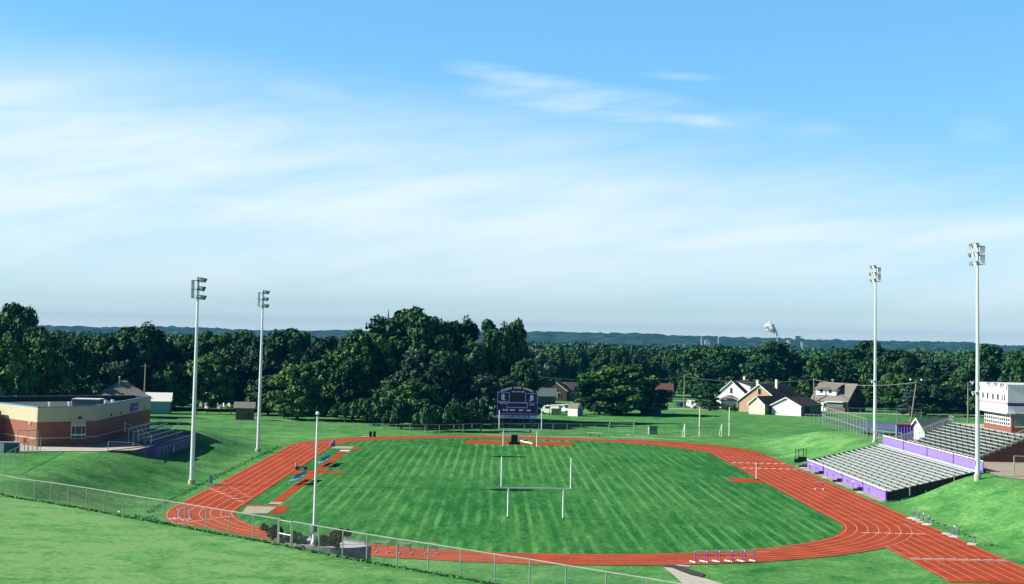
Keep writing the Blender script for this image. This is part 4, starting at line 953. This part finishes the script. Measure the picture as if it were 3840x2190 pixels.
b=MB(); b.box((0,2.0,1.2),(.12,4,2.4),mat('salmon_block',(.62,.25,.16),.8,.08,3)); b.link('lit_wall',o)
b=MB(); b.box((1.9,-.0,1.2),(3.7,.12,2.4),dpurple)
for i in range(8): b.box((.3+i*.45,-.08,1.2),(.1,.06,2.3),purple)
b.box((1.9,4.0,1.2),(3.7,.12,2.4),dpurple); b.box((3.8,2,1.2),(.12,3.9,2.4),dpurple); b.link('ribbed_wall',o)
b=MB(); b.box((1.9,2,2.46),(4.2,4.5,.12),brick); b.link('roof',o)
b=MB()
for y in(.0,4.0): b.box((-.07,y,1.2),(.14,.18,2.42),white)
b.link('corner_trim',o)
o=root('ticket_booth',F(65.5,46.0,3.7),.1,'white and purple ticket booth at the right edge below the stand','booth')
b=MB(); b.box((1.2,1,1.15),(2.4,2.2,2.3),white); b.link('wall',o); b=MB(); b.box((1.2,1,2.38),(2.9,2.7,.16),white); b.link('roof',o); b=MB(); b.box((.55,-.13,1.2),(.6,.05,1.9),purple); b.link('door',o); b=MB(); b.box((1.6,-.13,1.4),(.7,.05,.8),glass); b.link('window',o)
g0=F(56.2,22.0); fence('stand_fence',[tuple(F(56.0,22.5)[:2]),tuple(F(58.6,22.0)[:2])],2.3,'short tall fence panel right of the nearest right mast',.07)
fence('stand_fence',[tuple(F(61.5+i*1.6,27.5-i*.3)[:2]) for i in range(5)],1.9,'low mesh fence in front of the ticket booth',.05)
o=root('stair_platform',Vector(Pz(3002,1736,0)),0,'black steel step platform with tall posts beside the far end of the lower bleachers','platform')
b=MB(); b.box((0,0,.35),(1.9,1.5,.5),black); b.box((.3,.3,.75),(1.2,.9,.3),black); b.link('steps',o)
b=MB()
for x,y in((-.85,-.6),(-.4,-.6),(.55,.6),(.9,.2)): b.tube((x,y,.3),(x,y,2.2),.06,.06,black,6)
b.tube((-.85,-.6,2.1),(.55,.6,2.15),.04,.04,black,6); b.tube((-.4,-.6,1.9),(.9,.2,2.1),.04,.04,black,6); b.link('handrail',o)
fence('bank_rail',[tuple(F(43+i*2.7,81.2)[:2]) for i in range(5)],.7,'low pale rail up the grass bank at the far end of the lower bleachers',.04)
# ------------------------------------------------------------------ school building (left)
o=root('school_building',(-60.3,216.7,3.0),0,'cream and brick school building with flat roof at the left edge','building')
def L0(x,y): return (x+60.3,y-216.7)
Cc,B_,E_,K_,M_=L0(-60.3,216.7),L0(-54.4,223.2),L0(-54.9,259.6),L0(-57.8,261.4),L0(-84,237.2); Nn=L0(-77.2,237.6)
poly=[Cc,B_,E_,K_,L0(-84,242.5),L0(-84,246.0) if False else L0(-86,240.0),L0(-79.5,240.4)]
poly=[Cc,B_,E_,K_,L0(-82.5,238.3),L0(-79.3,240.0)]
poly=[Cc,B_,E_,K_,L0(-79.6,240.6)]
def wallseg(b,a,c,z0,z1,t,m,out=0.):
    a=Vector(a);c=Vector(c);d=(c-a).normalized(); nrm=Vector((d.y,-d.x)); o1=nrm*out; o2=nrm*(out-t)
    b.prism([a+o1,c+o1,c+o2,a+o2],z0,z1,m)
mid=3.15
Bm=(Vector(Cc).lerp(Vector(B_),.42),Vector(Cc).lerp(Vector(B_),.60))
b=MB()
for a,c in zip(poly,poly[1:]+poly[:1]): wallseg(b,a,c,-.5,mid,.3,brickL)
b.link('brick_wall',o)
b=MB()
for a,c in zip(poly,poly[1:]+poly[:1]): wallseg(b,a,c,mid,5.0,.3,cream,.0)
b.link('cream_wall',o)
b=MB()
for a,c in zip(poly,poly[1:]+poly[:1]): wallseg(b,a,c,5.0,5.14,.36,roofblue,.03)
b.link('parapet_cap',o)
b=MB(); wallseg(b,poly[3],poly[4],4.3,5.12,.06,black,-.32); wallseg(b,poly[2],poly[3],4.3,5.12,.06,black,-.32); b.link('parapet_shade',o)  # black sheets paint shade onto the inner faces of the parapet
b=MB(); b.add([(p[0]*.985,p[1]*.985+.1,4.35) for p in poly],[tuple(range(len(poly)))],roofm); b.link('roof',o)
b=MB()
for a,c in zip(poly,poly[1:]+poly[:1]): wallseg(b,a,c,1.0,1.14,.05,cream,.03)
b.link('string_course',o)
d=(Vector(B_)-Vector(Cc)).normalized(); nr_=Vector((d.y,-d.x)); an=math.atan2(d.y,d.x)
def onface(t,z,w,h,m,nm,out=.06,a=Cc,c=B_,par=None,th=.08):
    a=Vector(a);c=Vector(c);dd=(c-a).normalized();nn=Vector((dd.y,-dd.x)); p_=a.lerp(c,t)+nn*out
    b=MB(); b.box((p_.x,p_.y,z),(w,th,h),m,rz=math.atan2(dd.y,dd.x)); return b.link(nm,par or o)
onface(.70,2.2,2.3,2.6,cream,'window_surround',.03)
wf=onface(.70,1.75,2.2,1.75,white,'window',.07)
for i,(dx_,w) in enumerate(((-.78,.5),(0,.85),(.78,.5))): 
    onface(.70+dx_/8.78,2.0,w,1.05,glass,'pane',.13,par=wf,th=.05); onface(.70+dx_/8.78,1.12,w,.38,glass,'pane',.13,par=wf,th=.05)
onface(.72,3.6,.5,.35,black,'wall_vent',.06); 
for t in(.25,.42,.86): onface(t,3.5,.35,.4,black,'wall_light',.06,B_,E_)
sg=onface(.66,3.95,5.2,1.15,mat('sign_purple_grey',(.10,.08,.28),.5),'sign_board',.1,B_,E_)
s2=onface(.66,3.95,3.4,.9,mat('sign_purple',(.06,.03,.30),.5),'sign_face',.17,B_,E_,par=sg)
onface(.66,3.95,2.2,.22,lav,'sign_lettering',.23,B_,E_,par=sg)
E2=poly[-1]
onface(.12,3.55,.3,.35,wood,'wall_light',.08,E2,Cc); onface(.93,2.95,.5,.4,sand,'wall_light',.08,E2,Cc)
b=MB(); b.box((14.2,22.5,0),(.1,.1,.1),steel)
for nm,x,y,z,dm,mm in(('rooftop_unit',3.3,12.6,5.0,(3.6,3.0,1.4),dpurple),('rooftop_unit',1.5,13.2,4.8,(.9,1.6,1.0),white)):
    b=MB(); b.box((x,y,z),dm,navyw if mm==dpurple else white); b.box((x,y,z+dm[2]/2+.05),(dm[0]+.1,dm[1]+.1,.1),corr); b.link(nm,o)
for x,y in((-1.2,10.),(2.0,18.5),(3.6,21.0),(4.4,22.0),(1.0,11.6)):
    b=MB(); b.tube((x,y,4.3),(x,y,5.15),.16,.16,white,8); b.tube((x,y,5.15),(x,y,5.3),.26,.26,white,8); b.link('roof_vent',o)
b=MB(); pp=L0(-69.6,224.2); b.box((pp[0],pp[1],2.0),(3.2,3.0,3.6),brick,rz=-.9); b.link('porch',o); b=MB(); b.box((pp[0],pp[1],3.9),(3.6,3.5,.5),roofB,rz=-.9); b.link('porch_roof',o)
# retaining wall in front of the small bleachers
wb=[(-49.8,211.5),(-46.5,223.2),(-46.0,248.5),(-50.5,250.5)]
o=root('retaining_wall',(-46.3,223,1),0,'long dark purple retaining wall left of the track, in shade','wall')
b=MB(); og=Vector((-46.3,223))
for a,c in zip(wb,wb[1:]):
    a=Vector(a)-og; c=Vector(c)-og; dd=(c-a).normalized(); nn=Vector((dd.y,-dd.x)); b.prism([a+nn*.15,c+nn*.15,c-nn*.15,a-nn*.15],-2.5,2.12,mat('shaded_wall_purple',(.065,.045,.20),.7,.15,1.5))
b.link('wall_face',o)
b=MB(); b.box((.36,10.2,.9),(.06,.9,.9),lav); b.link('wall_sign',o)
b=MB(); b.add([(-49.8,211.5,3.02),(-46.6,223.2,3.02),(-46.1,248.4,3.02),(-55,250,3.02),(-55,223,3.02)],[(0,1,2,3,4)],conc); tag(b.link('terrace_ground'),kind='structure')
fence('terrace_fence',[(-46.1+.02*i,222.6+2.3*i) for i in range(12)],1.3,'see-through fence on top of the dark purple retaining wall',.04)
fence('terrace_fence',[(-49.9,211.8),(-47.6,215.5),(-46.9,219.8)],1.3,'short open fence at the near end of the school terrace',.05)
fence('pen_fence',[(-47,252),(-44,258),(-43.5,262),(-42,266)],2.2,'tall mesh fence pen behind the purple retaining wall',.05)
o=root('small_bleachers',(-47.8,226.5,3.03),0,'small blue-grey bleachers in the shade of the school wall','bleachers')
for k in range(5):
    b=MB(); b.box((-k*.75,11,.45+k*.38),(.3,22,.06),alu); b.link('seat_plank',o)
b=MB()
for k in range(5): b.box((-k*.75-.35,11,.08+k*.38),(.4,22,.05),aluD)
for j in range(9):
    for k in range(5): b.box((-k*.75,.4+j*2.65,.2+k*.19),(.06,.06,.4+k*.38),steel)
b.link('support_frame',o)
rail(o,[(0.2,-.2,.0),(-1.6,-.2,.7),(-3.4,-.2,1.6)],h=1.2); 
o=root('storage_box',Vector((-60.6,206.3,3.0)),.2,'white and dark blue bin with flat lid near the left edge behind the fence','bin')
b=MB(); b.box((0,0,.6),(2.2,1.3,1.2),navyw); b.box((-.9,-.67,.6),(.5,.04,1.1),white); b.link('bin_body',o); b=MB(); b.box((0,0,1.24),(2.5,1.5,.1),lav); b.link('bin_lid',o)
o=root('orange_sign',Vector(Pz(92,1690,3.0)),0,'small orange sign post in front of the bright school wall','sign')
b=MB(); b.tube((0,0,0),(0,0,1.4),.04,.04,steel,6); b.link('post',o); b=MB(); b.box((0,-.04,1.3),(.45,.04,.7),orange); b.link('sign_panel',o)
# ------------------------------------------------------------------ houses
def win(o,c,w,h,axis,m=None,nm='window'):
    b=MB(); d=(w+.2,.06,h+.2) if axis=='y' else (.06,w+.2,h+.2); b.box(c,d,m or white); f=b.link(nm,o)
    off=Vector((0,-.05 if c[1]<=0 else .05,0)) if axis=='y' else Vector((-.05,0,0) if c[0]<1 else (.05,0,0))
    b=MB(); d=(w,.05,h) if axis=='y' else (.05,w,h); b.box(Vector(c)+off,d,glass); b.link('pane',f)
def chimney(o,x,y,z0,z1,m=brick):
    b=MB(); b.box((x,y,(z0+z1)/2),(.6,.6,z1-z0),m); b.box((x,y,z1+.05),(.75,.75,.15),conc); b.link('chimney',o)
# hut(): gable end at x=0 faces -x local.  rz turns it: gable normal = (-cos rz,-sin rz)
def gz(p): return (p[0],p[1],Tz(p[0],p[1]))
# white detached garage
hh=hut('garage',gz((71.2,430.5)),R(52),11,8.4,2.5,2.0,tealw,siding,roofD,'white gabled garage with dark roof right of the cream garage','garage')
b=MB(); b.box((3.2,-4.33,1.15),(2.6,.06,2.2),black); b.link('garage_door',hh)
b=MB(); b.box((1.0,-4.35,1.15),(1.2,.05,2.2),tealw); b.link('side_panel',hh)
hh=hut('garage',gz((64.2,434)),R(45),7.5,5.0,2.6,1.9,tealw,creamw,roofD,'small cream gabled garage left of the white garage','garage')
# brown house
hh=hut('brown_house',gz((66.8,447)),R(50),13,12.5,3.0,4.3,brownw,tansid,roofD,'brown house with tan gable, arched window and tall chimney','house')
win(hh,(-.04,.0,5.5),.9,1.6,'x'); win(hh,(-.04,2.6,2.0),1.2,1.3,'x'); chimney(hh,6,-1.6,6.0,8.6,creamw); chimney(hh,1.5,1.5,6.6,8.4,creamw)
# white gable house
hh=hut('white_house',gz((63.3,476)),R(56),12,10.5,3.3,4.3,siding,siding,roofD,'white gabled house with side dormer and dark roof','house')
win(hh,(-.04,0.2,4.9),.6,1.5,'x'); win(hh,(-.04,-2.6,1.8),1.,1.2,'x'); win(hh,(-.04,2.6,1.8),1.,1.2,'x')
b=MB(); b.ext([(2.2,-4.6,4.2),(2.2,-1.0,7.1),(2.2,-.2,7.4),(2.2,-4.7,6.3)],(6.5,0,0),siding); b.ext([(1.9,-5.2,6.2),(1.9,-.1,7.7),(1.9,-.1,7.85),(1.9,-5.2,6.38)],(7.1,0,0),roofD); b.link('dormer',hh)
b=MB(); b.ext([(-2.6,-3.2,2.3),(-2.6,3.2,2.3),(-2.6,0,3.7)],(2.6,0,0),roofG); 
for y in(-2.9,2.9): b.tube((-2.4,y,0),(-2.4,y,2.3),.12,.12,white,8)
b.link('porch',hh)
chimney(hh,10,1.,6.8,8.8,creamw)
hh=hut('grey_house',gz((69.5,497)),R(14),9.5,8,3.9,2.6,greyw,greyw,roofB,'pale grey house with slate roof behind the white gabled house','house')
win(hh,(3,-4.03,2.6),1.2,1.3,'y'); win(hh,(6.5,-4.03,2.6),1.2,1.3,'y'); chimney(hh,2,1,5.6,7.6,creamw)
# dormer house: ridge roughly left-right
hh=hut('dormer_house',gz((88.5,476)),R(-38),11,11,3.0,4.6,siding,brownw,roofG,'dark gabled house with a white front dormer, right of the garages','house')
b=MB(); b.box((3.9,-3.2,5.3),(6.2,2.4,1.9),siding); b.ext([(.4,-5.1,6.0),(.4,.2,7.7),(.4,.2,7.85),(.4,-5.1,6.2)],(7.0,0,0),roofG); b.link('dormer',hh)
win(hh,(2.4,-4.43,5.5),.7,1.0,'y'); win(hh,(5.2,-4.43,5.5),.7,1.0,'y'); win(hh,(2,-5.53,1.6),1.,1.3,'y'); win(hh,(4.2,-5.53,1.6),1.,1.3,'y'); chimney(hh,3.2,1.,6.8,8.6,brickL)
win(hh,(11.04,0,5.3),.9,1.4,'x',brownw); win(hh,(11.04,-2.5,1.8),.9,1.4,'x',brownw); win(hh,(11.04,2.5,1.8),.9,1.4,'x',brownw)
b=MB(); b.box((8.2,-6.6,1.3),(5.0,2.2,2.6),tealw); b.box((8.2,-6.8,2.75),(5.5,3.0,.16),white); b.link('porch',hh)
b=MB(); b.box((9.5,-9.5,.7),(5.5,.1,1.3),wood); b.link('deck_screen',hh)
# slate house behind the scoreboard
hh=hut('slate_house',gz((-1.2,452)),R(-2),14,8,3.0,1.9,navyw,navyw,roofB,'low slate-blue house just right of the scoreboard','house')
win(hh,(9.6,-4.03,1.6),.8,1.5,'y',bluep); chimney(hh,9,.5,4.0,5.2,steel)
hh=hut('tan_roofed_house',gz((13.2,505)),R(78),10,9,3.2,3.2,brownw,brownw,roofT,'dark house with tan roof slope behind the slate-blue house','house')
win(hh,(-.04,-2.2,1.7),.9,1.5,'x'); win(hh,(-.04,2.2,1.7),.9,1.5,'x')
hh=hut('dark_bungalow',gz((17.5,512)),R(-4),7,8,3.2,2.2,tealw,tealw,roofD,'dark bungalow behind the white pickup, right of the tan roofed house','house')
win(hh,(2.5,-4.03,1.7),.8,1.5,'y'); win(hh,(5.2,-4.03,1.7),.6,1.1,'y')
hh=hut('brick_house',gz((42.2,520)),R(-3),8.5,8,3.6,1.9,brick,brick,mat('red_brown_shingle',(.13,.06,.05),.9,.2),'brick house with pale blue porch doors right of the lone bushy trees','house')
b=MB(); b.box((4.2,-4.06,1.4),(1.2,.08,2.5),bluep); b.box((5.9,-4.06,1.4),(1.0,.08,2.5),bluep); b.link('porch_door',hh)
b=MB(); b.box((4.5,-4.6,3.2),(8.9,1.2,.16),roofT); b.link('porch_roof',hh)
hh=hut('blue_wall_shed',gz((34.2,423)),R(5),4.0,5,2.6,1.2,navyw,navyw,roofD,'low dark blue shed in the shadow right of the lone bushy trees','shed')
hh=hut('garden_shed',gz((13.6,401)),R(62),2.8,3.4,1.7,1.1,tealw,white,roofG,'x','shed')
# barn shaped garden shed
for c in list(kids(hh)): bpy.data.objects.remove(c)
hh['label']='small barn shaped garden shed, white lit side and blue end, beside parked trucks'; hh.rotation_euler=(0,0,R(-38)); 
b=MB(); hh.location=gz((14.4,401.2)); hh.rotation_euler=(0,0,R(-30))
pf=[(0,0),(0,1.75),(.5,2.5),(1.4,2.95),(2.3,2.5),(2.8,1.75),(2.8,0)]   # gambrel profile in local y,z ; extrude local x
b=MB(); b.ext([(0,y+.0,z) for y,z in pf],(2.6,0,0),bluep); b.link('wall',hh)
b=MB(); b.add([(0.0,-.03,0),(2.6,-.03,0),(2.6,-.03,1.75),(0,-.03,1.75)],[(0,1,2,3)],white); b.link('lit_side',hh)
b=MB(); 
for (y0,z0),(y1,z1) in zip(pf[1:5],pf[2:6]): b.ext([(-.08,y0-.03,z0+.04),(2.68,y0-.03,z0+.04),(2.68,y1-.03,z1+.04),(-.08,y1-.03,z1+.04)],(0,0,.09),roofG)
b.link('roof',hh)
b=MB(); b.box((2.64,1.4,.95),(.05,1.3,1.7),tealw); b.link('door',hh)
# left side buildings
hh=root('hip_roofed_house',(-75.3,330,1.0),R(20),'grey pyramid roofed house rising behind the school roof','house')
b=MB(); b.box((0,0,2.0),(9,9,4.2),greyw); b.link('wall',hh)
b=MB(); e=5.0; b.add([(-e,-e,4.1),(e,-e,4.1),(e,e,4.1),(-e,e,4.1),(-.4,0,7.3),(.4,0,7.3)],[(0,1,5,4),(1,2,5),(2,3,4,5),(3,0,4)],roofG); b.link('roof',hh)
b=MB(); b.box((0,0,4.02),(10.2,10.2,.16),white); b.link('eave',hh)
b=MB(); b.tube((-.9,-1,6.2),(-.9,-1,7.9),.12,.12,steel,8); b.tube((-.9,-1,7.9),(-.9,-1,8.1),.22,.22,steel,8); b.link('roof_vent',hh)
hh=hut('white_garage',gz((-82,369)),R(8),8.2,6,2.8,1.6,bluep,bluep,mat('white_metal_roof',(.78,.78,.76),.5,.05),'garage with bright white roof and pale blue wall behind the school','garage')
hh=hut('brown_shed',gz((-56.2,350)),R(5),3.6,3.2,2.6,1.0,wood,wood,roofG,'brown wooden shed on the grass between the two left masts','shed')
b=MB(); b.box((2.8,-1.64,.9),(.8,.05,1.5),brownw); b.link('door',hh)
o=root('garden_deck',gz((-64.5,372)),.05,'wooden deck in the trees between the school and the brown shed','deck')
b=MB(); b.box((0,0,1.2),(8,3,.15),wood); b.link('deck_boards',o)
for x in(-3.8,-1.3,1.3,3.8): b=MB(); b.box((x,-1.4,.55),(.15,.15,1.2),wood); b.link('post',o)
def chair(loc,lb,rz):
    o=root('garden_chair',loc,rz,lb,'chair','white chairs on the garden deck')
    b=MB(); b.box((0,0,.45),(.6,.6,.08),white); b.link('seat',o); b=MB(); b.box((0,.3,.85),(.6,.08,.8),white); b.link('backrest',o)
    for x in(-.25,.25): b=MB(); b.box((x,0,.22),(.07,.55,.42),white); b.link('leg',o)
    return o
zd=Tz(-64,372)+1.28
for i,x in enumerate((-67.6,-66.2,-63.5,-62.2,-61.2)): chair((x,371.4,zd),('leftmost white chair on the garden deck','white chair second from the left on the garden deck','middle white chair on the garden deck, left of the mast','white chair right of the mast on the garden deck','rightmost white chair on the garden deck')[i],.7*i)
# white shed, trailer and vehicles
hh=hut('white_shed',gz((59.2,462)),R(18),3.3,3.0,2.3,.6,siding,siding,white,'small white flat looking shed in front of the white gabled house','shed')
def vehicle(loc,rz,kind,paint,label):
    o=root('parked_'+kind,loc,rz,label,{'van':'van','car':'car','pickup':'pickup truck'}[kind],'vehicles parked near the houses')
    L,Wd,H_={'van':(5.0,1.9,2.1),'car':(4.5,1.8,1.45),'pickup':(5.4,1.9,1.85)}[kind]
    side={'van':[(0,.35),(0,1.95),(.25,2.1),(3.7,2.1),(4.4,1.3),(5,1.1),(5,.35)],'car':[(0,.35),(0,.9),(.5,1.0),(1.1,1.45),(2.7,1.45),(3.4,.98),(4.4,.85),(4.5,.35)],'pickup':[(0,.4),(0,1.1),(2.0,1.1),(2.1,1.85),(3.5,1.85),(4.1,1.2),(5.3,1.05),(5.4,.4)]}[kind]
    b=MB(); b.ext([(x-L/2,-Wd/2,z) for x,z in side],(0,Wd,0),paint); b.link('body',o)
    g={'van':(2.9,1.65,1.2,.55),'car':(1.9,1.2,1.5,.32),'pickup':(2.85,1.5,1.1,.42)}[kind]
    for y in(-Wd/2-.01,Wd/2+.01): b=MB(); b.box((g[0]-L/2,y,g[1]),(g[2],.03,g[3]),glass); b.link('side_window',o)
    for x in(.85,L-.95):
        for y in(-Wd/2+.1,Wd/2-.1): b=MB(); b.tube((x-L/2,y-.12,.34),(x-L/2,y+.12,.34),.34,.34,rubber,12); b.link('wheel',o)
    return o
vehicle(gz((13.6,418)),R(-30),'pickup',car_w,'white pickup parked behind the barn shaped shed')
vehicle(gz((10.4,408.5)),R(160),'van',car_w,'white van parked left of the barn shaped shed')
vehicle(gz((52.6,462)),R(10),'car',car_w,'white car nearest the small white shed')
vehicle(gz((56.3,466)),R(-15),'car',car_w,'white car parked close against the white house porch')
vehicle(gz((50.0,478)),R(30),'car',car_d,'dark blue car parked beside the middle utility pole')
vehicle(gz((51.6,472)),R(100),'van',car_w,'white van parked end-on right of the middle utility pole')
o=root('lean_to',gz((12.2,404.5)),R(8),'white roofed open carport beside the barn shaped shed','carport')
b=MB(); b.box((0,0,2.4),(5.2,3,.14),white,ry=-.08); b.link('roof',o)
for x in(-2.3,2.3): b=MB(); b.box((x,-1.3,1.2),(.12,.12,2.4),wood); b.link('post',o)
b=MB(); b.box((-.6,-.9,.8),(2.4,.1,1.6),gravel); b.link('screen_wall',o)
# ------------------------------------------------------------------ utility poles and wires
def upole(u,vt,D,label,lean=0,arm=True,lamps=False,vb=None):
    p=Pd(u,vt,D); z0=Tz(p.x,p.y); o=root('utility_pole',(p.x,p.y,z0),0,label,'utility pole','utility poles'); h=p.z-z0
    b=MB(); b.tube((-lean,0,0),(0,0,h),.2,.13,polew,8); b.link('pole',o)
    if arm: b=MB(); b.box((0,0,h-.5),(1.9,.12,.14),polew); b.link('crossarm',o)
    if lamps:
        for x in(-1.4,1.2): b=MB(); b.box((x*.5,0,h-.05),(abs(x),.08,.08),polew); b.ball((x,0,h+.05),.28,white,8,5,.8); b.link('lamp',o)
    return Vector((p.x,p.y,z0+h-.5))
A=upole(2567,1405,470,'utility pole in front of the trees left of the white gabled house')
B=upole(2011,1403,430,'utility pole rising just right of the scoreboard arch')
Cc_=upole(3052,1416,470,'utility pole between the brown house and the dormer house')
D_=upole(3437,1425,395,'leaning pole with two round lamps beyond the tennis courts',1.4,False,True)
E__=upole(3630,1432,405,'straight utility pole on the lawn left of the press box')
upole(546,1364,350,'pale utility pole rising behind the school roof')
def wires(a,b_,label,sag=1.2):
    o=root('power_line',a,0,label,'power line','overhead wires'); 
    for off in(-.6,.6):
        b=MB(); pv=None
        for i in range(13):
            t=i/12; p=(b_-a)*t+Vector((off*.3,off,-sag*4*t*(1-t)))
            if pv is not None: b.tube(pv,p,.035,.035,steel,5,False)
            pv=p
        b.link('wire',o)
wires(B,A,'overhead wires from the scoreboard pole across the bushy trees'); wires(A,Cc_,'overhead wires over the white gabled house roof'); wires(Cc_,D_,'overhead wires behind the dormer house'); wires(D_,E__,'overhead wires between the two right poles')
# ------------------------------------------------------------------ far landmarks
p=Pd(1457,1155,1500); o=root('church',(p.x,p.y,-9),0,'distant church with thin dark spire beside the tallest tree','church')
b=MB(); b.box((0,0,12),(7,7,24),brick); b.link('tower',o); b=MB(); b.lathe([(4.5,0),(1.6,8),(.35,p.z+9-24-3),(.02,p.z+9-24)],navyw,8,(0,0,24)); b.link('spire',o); b=MB(); b.box((0,12,7),(12,22,10),brick); b.ext([(-6.5,1,12),(6.5,1,12),(0,1,17)],(0,22,0),roofD); b.link('nave',o)
def far_box(nm,u,v0,v1,wpx,D,m,label,cat,group=None):
    a=Pd(u,v1,D); c=Pd(u,v0,D); o=root(nm,(a.x,a.y,a.z-25),0,label,cat,group); h=c.z-a.z+25
    return o,h,wpx*D/FPX
o,h,w=far_box('factory_tower',2990,1262,1292,16,3100,conc,'tall pale factory tower on the horizon right of the smoke','factory')
b=MB(); b.box((0,0,h/2),(w,w,h),conc); b.box((w*.4,0,h/2-1.5),(w*1.7,w*.8,h-3),conc); b.link('tower_block',o); b=MB(); b.box((0,0,h+.6),(w*1.2,w*1.1,1.2),steel); b.tube((w*.8,0,h-3),(w*.8,0,h+1.5),.6,.6,steel,8); b.link('roof_plant',o)
o,h,w=far_box('factory_stack',2915,1262,1292,3,3100,conc,'slim factory stack under the white plume','chimney')
b=MB(); b.tube((0,0,0),(0,0,h),1.4,.9,conc,12); b.link('stack_shaft',o); stack=Vector(o.location)+Vector((0,0,h))
for i,(u,v0,v1,w_,lb) in enumerate(((2958,1276,1292,12,'low pale factory shed left of the factory tower'),(2631,1268,1284,5,'pale silo at the left of the distant silo pair'),(2695,1264,1283,5,'pale silo at the right of the distant silo pair'),(2652,1276,1285,18,'bright white distant roof between the two silos'),(3008,1282,1294,8,'small pale factory shed right of the factory tower'))):
    o,h,w=far_box('silo' if 'silo at' in lb else 'factory_shed',u,v0,v1,w_,2900,conc,lb,'silo' if 'silo at' in lb else 'shed')
    b=MB()
    if 'silo at' in lb: b.tube((0,0,0),(0,0,h),w/2,w/2,conc,12); b.lathe([(w/2,0),(.1,w*.4)],conc,12,(0,0,h)); b.link('silo_body',o)
    else: b.box((0,0,h/2),(w,w*.8,h),white); b.ext([(-w/2,-w*.42,h),(w/2,-w*.42,h),(0,-w*.42,h+w*.15)],(0,w*.84,0),white); b.link('shed_body',o)
# steam plume: soft lumpy volume
def plume():
    b=MB(); pr=random.Random(8)
    pts=[(2913,1258,6,0),(2910,1250,8,0),(2906,1243,11,0),(2898,1236,15,0),(2888,1228,18,0),(2880,1222,17,0),(2886,1215,12,0)]
    vs=[]
    for u,v,r,_ in pts:
        for k in range(9):
            c=Pd(u+pr.uniform(-r,r)*.6,v+pr.uniform(-r,r)*.5,3100+pr.uniform(-8,8)); b.ball((c.x-stack.x,c.y-stack.y,c.z-stack.z),r*.5*3100/FPX*pr.uniform(.6,1.1),plm,14,10)
    o=b.link('steam_plume',loc=stack,smooth=True); return tag(o,'white steam plume drifting left above the distant factory stack','steam',kind='stuff')
plm=bpy.data.materials.new('steam'); plm.use_nodes=True
def _pl():
    nt=plm.node_tree; N=nt.nodes; b=N['Principled BSDF']; b.inputs['Base Color'].default_value=(.98,.98,.98,1); b.inputs['Roughness'].default_value=1
    L=nt.links; tr=N.new('ShaderNodeBsdfTransparent'); tl=N.new('ShaderNodeBsdfTranslucent'); tl.inputs[0].default_value=(1,1,1,1); ms_=N.new('ShaderNodeMixShader'); ms_.inputs[0].default_value=.45; L.new(b.outputs[0],ms_.inputs[1]); L.new(tl.outputs[0],ms_.inputs[2]); mx=N.new('ShaderNodeMixShader'); lw=N.new('ShaderNodeLayerWeight'); lw.inputs[0].default_value=.5
    mr=N.new('ShaderNodeMapRange'); mr.interpolation_type='SMOOTHSTEP'; mr.inputs[1].default_value=.95; mr.inputs[2].default_value=.25; L.new(lw.outputs['Facing'],mr.inputs[0])
    ml=N.new('ShaderNodeMath'); ml.operation='MULTIPLY'; L.new(mr.outputs[0],ml.inputs[0]); ml.inputs[1].default_value=.97; L.new(ml.outputs[0],mx.inputs[0]); L.new(tr.outputs[0],mx.inputs[1]); L.new(ms_.outputs[0],mx.inputs[2]); L.new(mx.outputs[0],N['Material Output'].inputs['Surface'])
_pl(); plume()
# ------------------------------------------------------------------ haze
HZ=bpy.data.materials.new('haze'); HZ.use_nodes=True; N=HZ.node_tree.nodes; N.clear(); out=N.new('ShaderNodeOutputMaterial'); pv=N.new('ShaderNodeVolumePrincipled'); HZ.node_tree.links.new(pv.outputs[0],out.inputs['Volume'])
pv.inputs['Color'].default_value=(.018,.22,.52,1); pv.inputs['Density'].default_value=.9e-4; pv.inputs['Anisotropy'].default_value=0.
b=MB(); b.box((0,3640,10),(9000,7500,135),HZ); hz_=b.link('haze'); tag(hz_,kind='stuff')
print('objects',len(COL.objects))
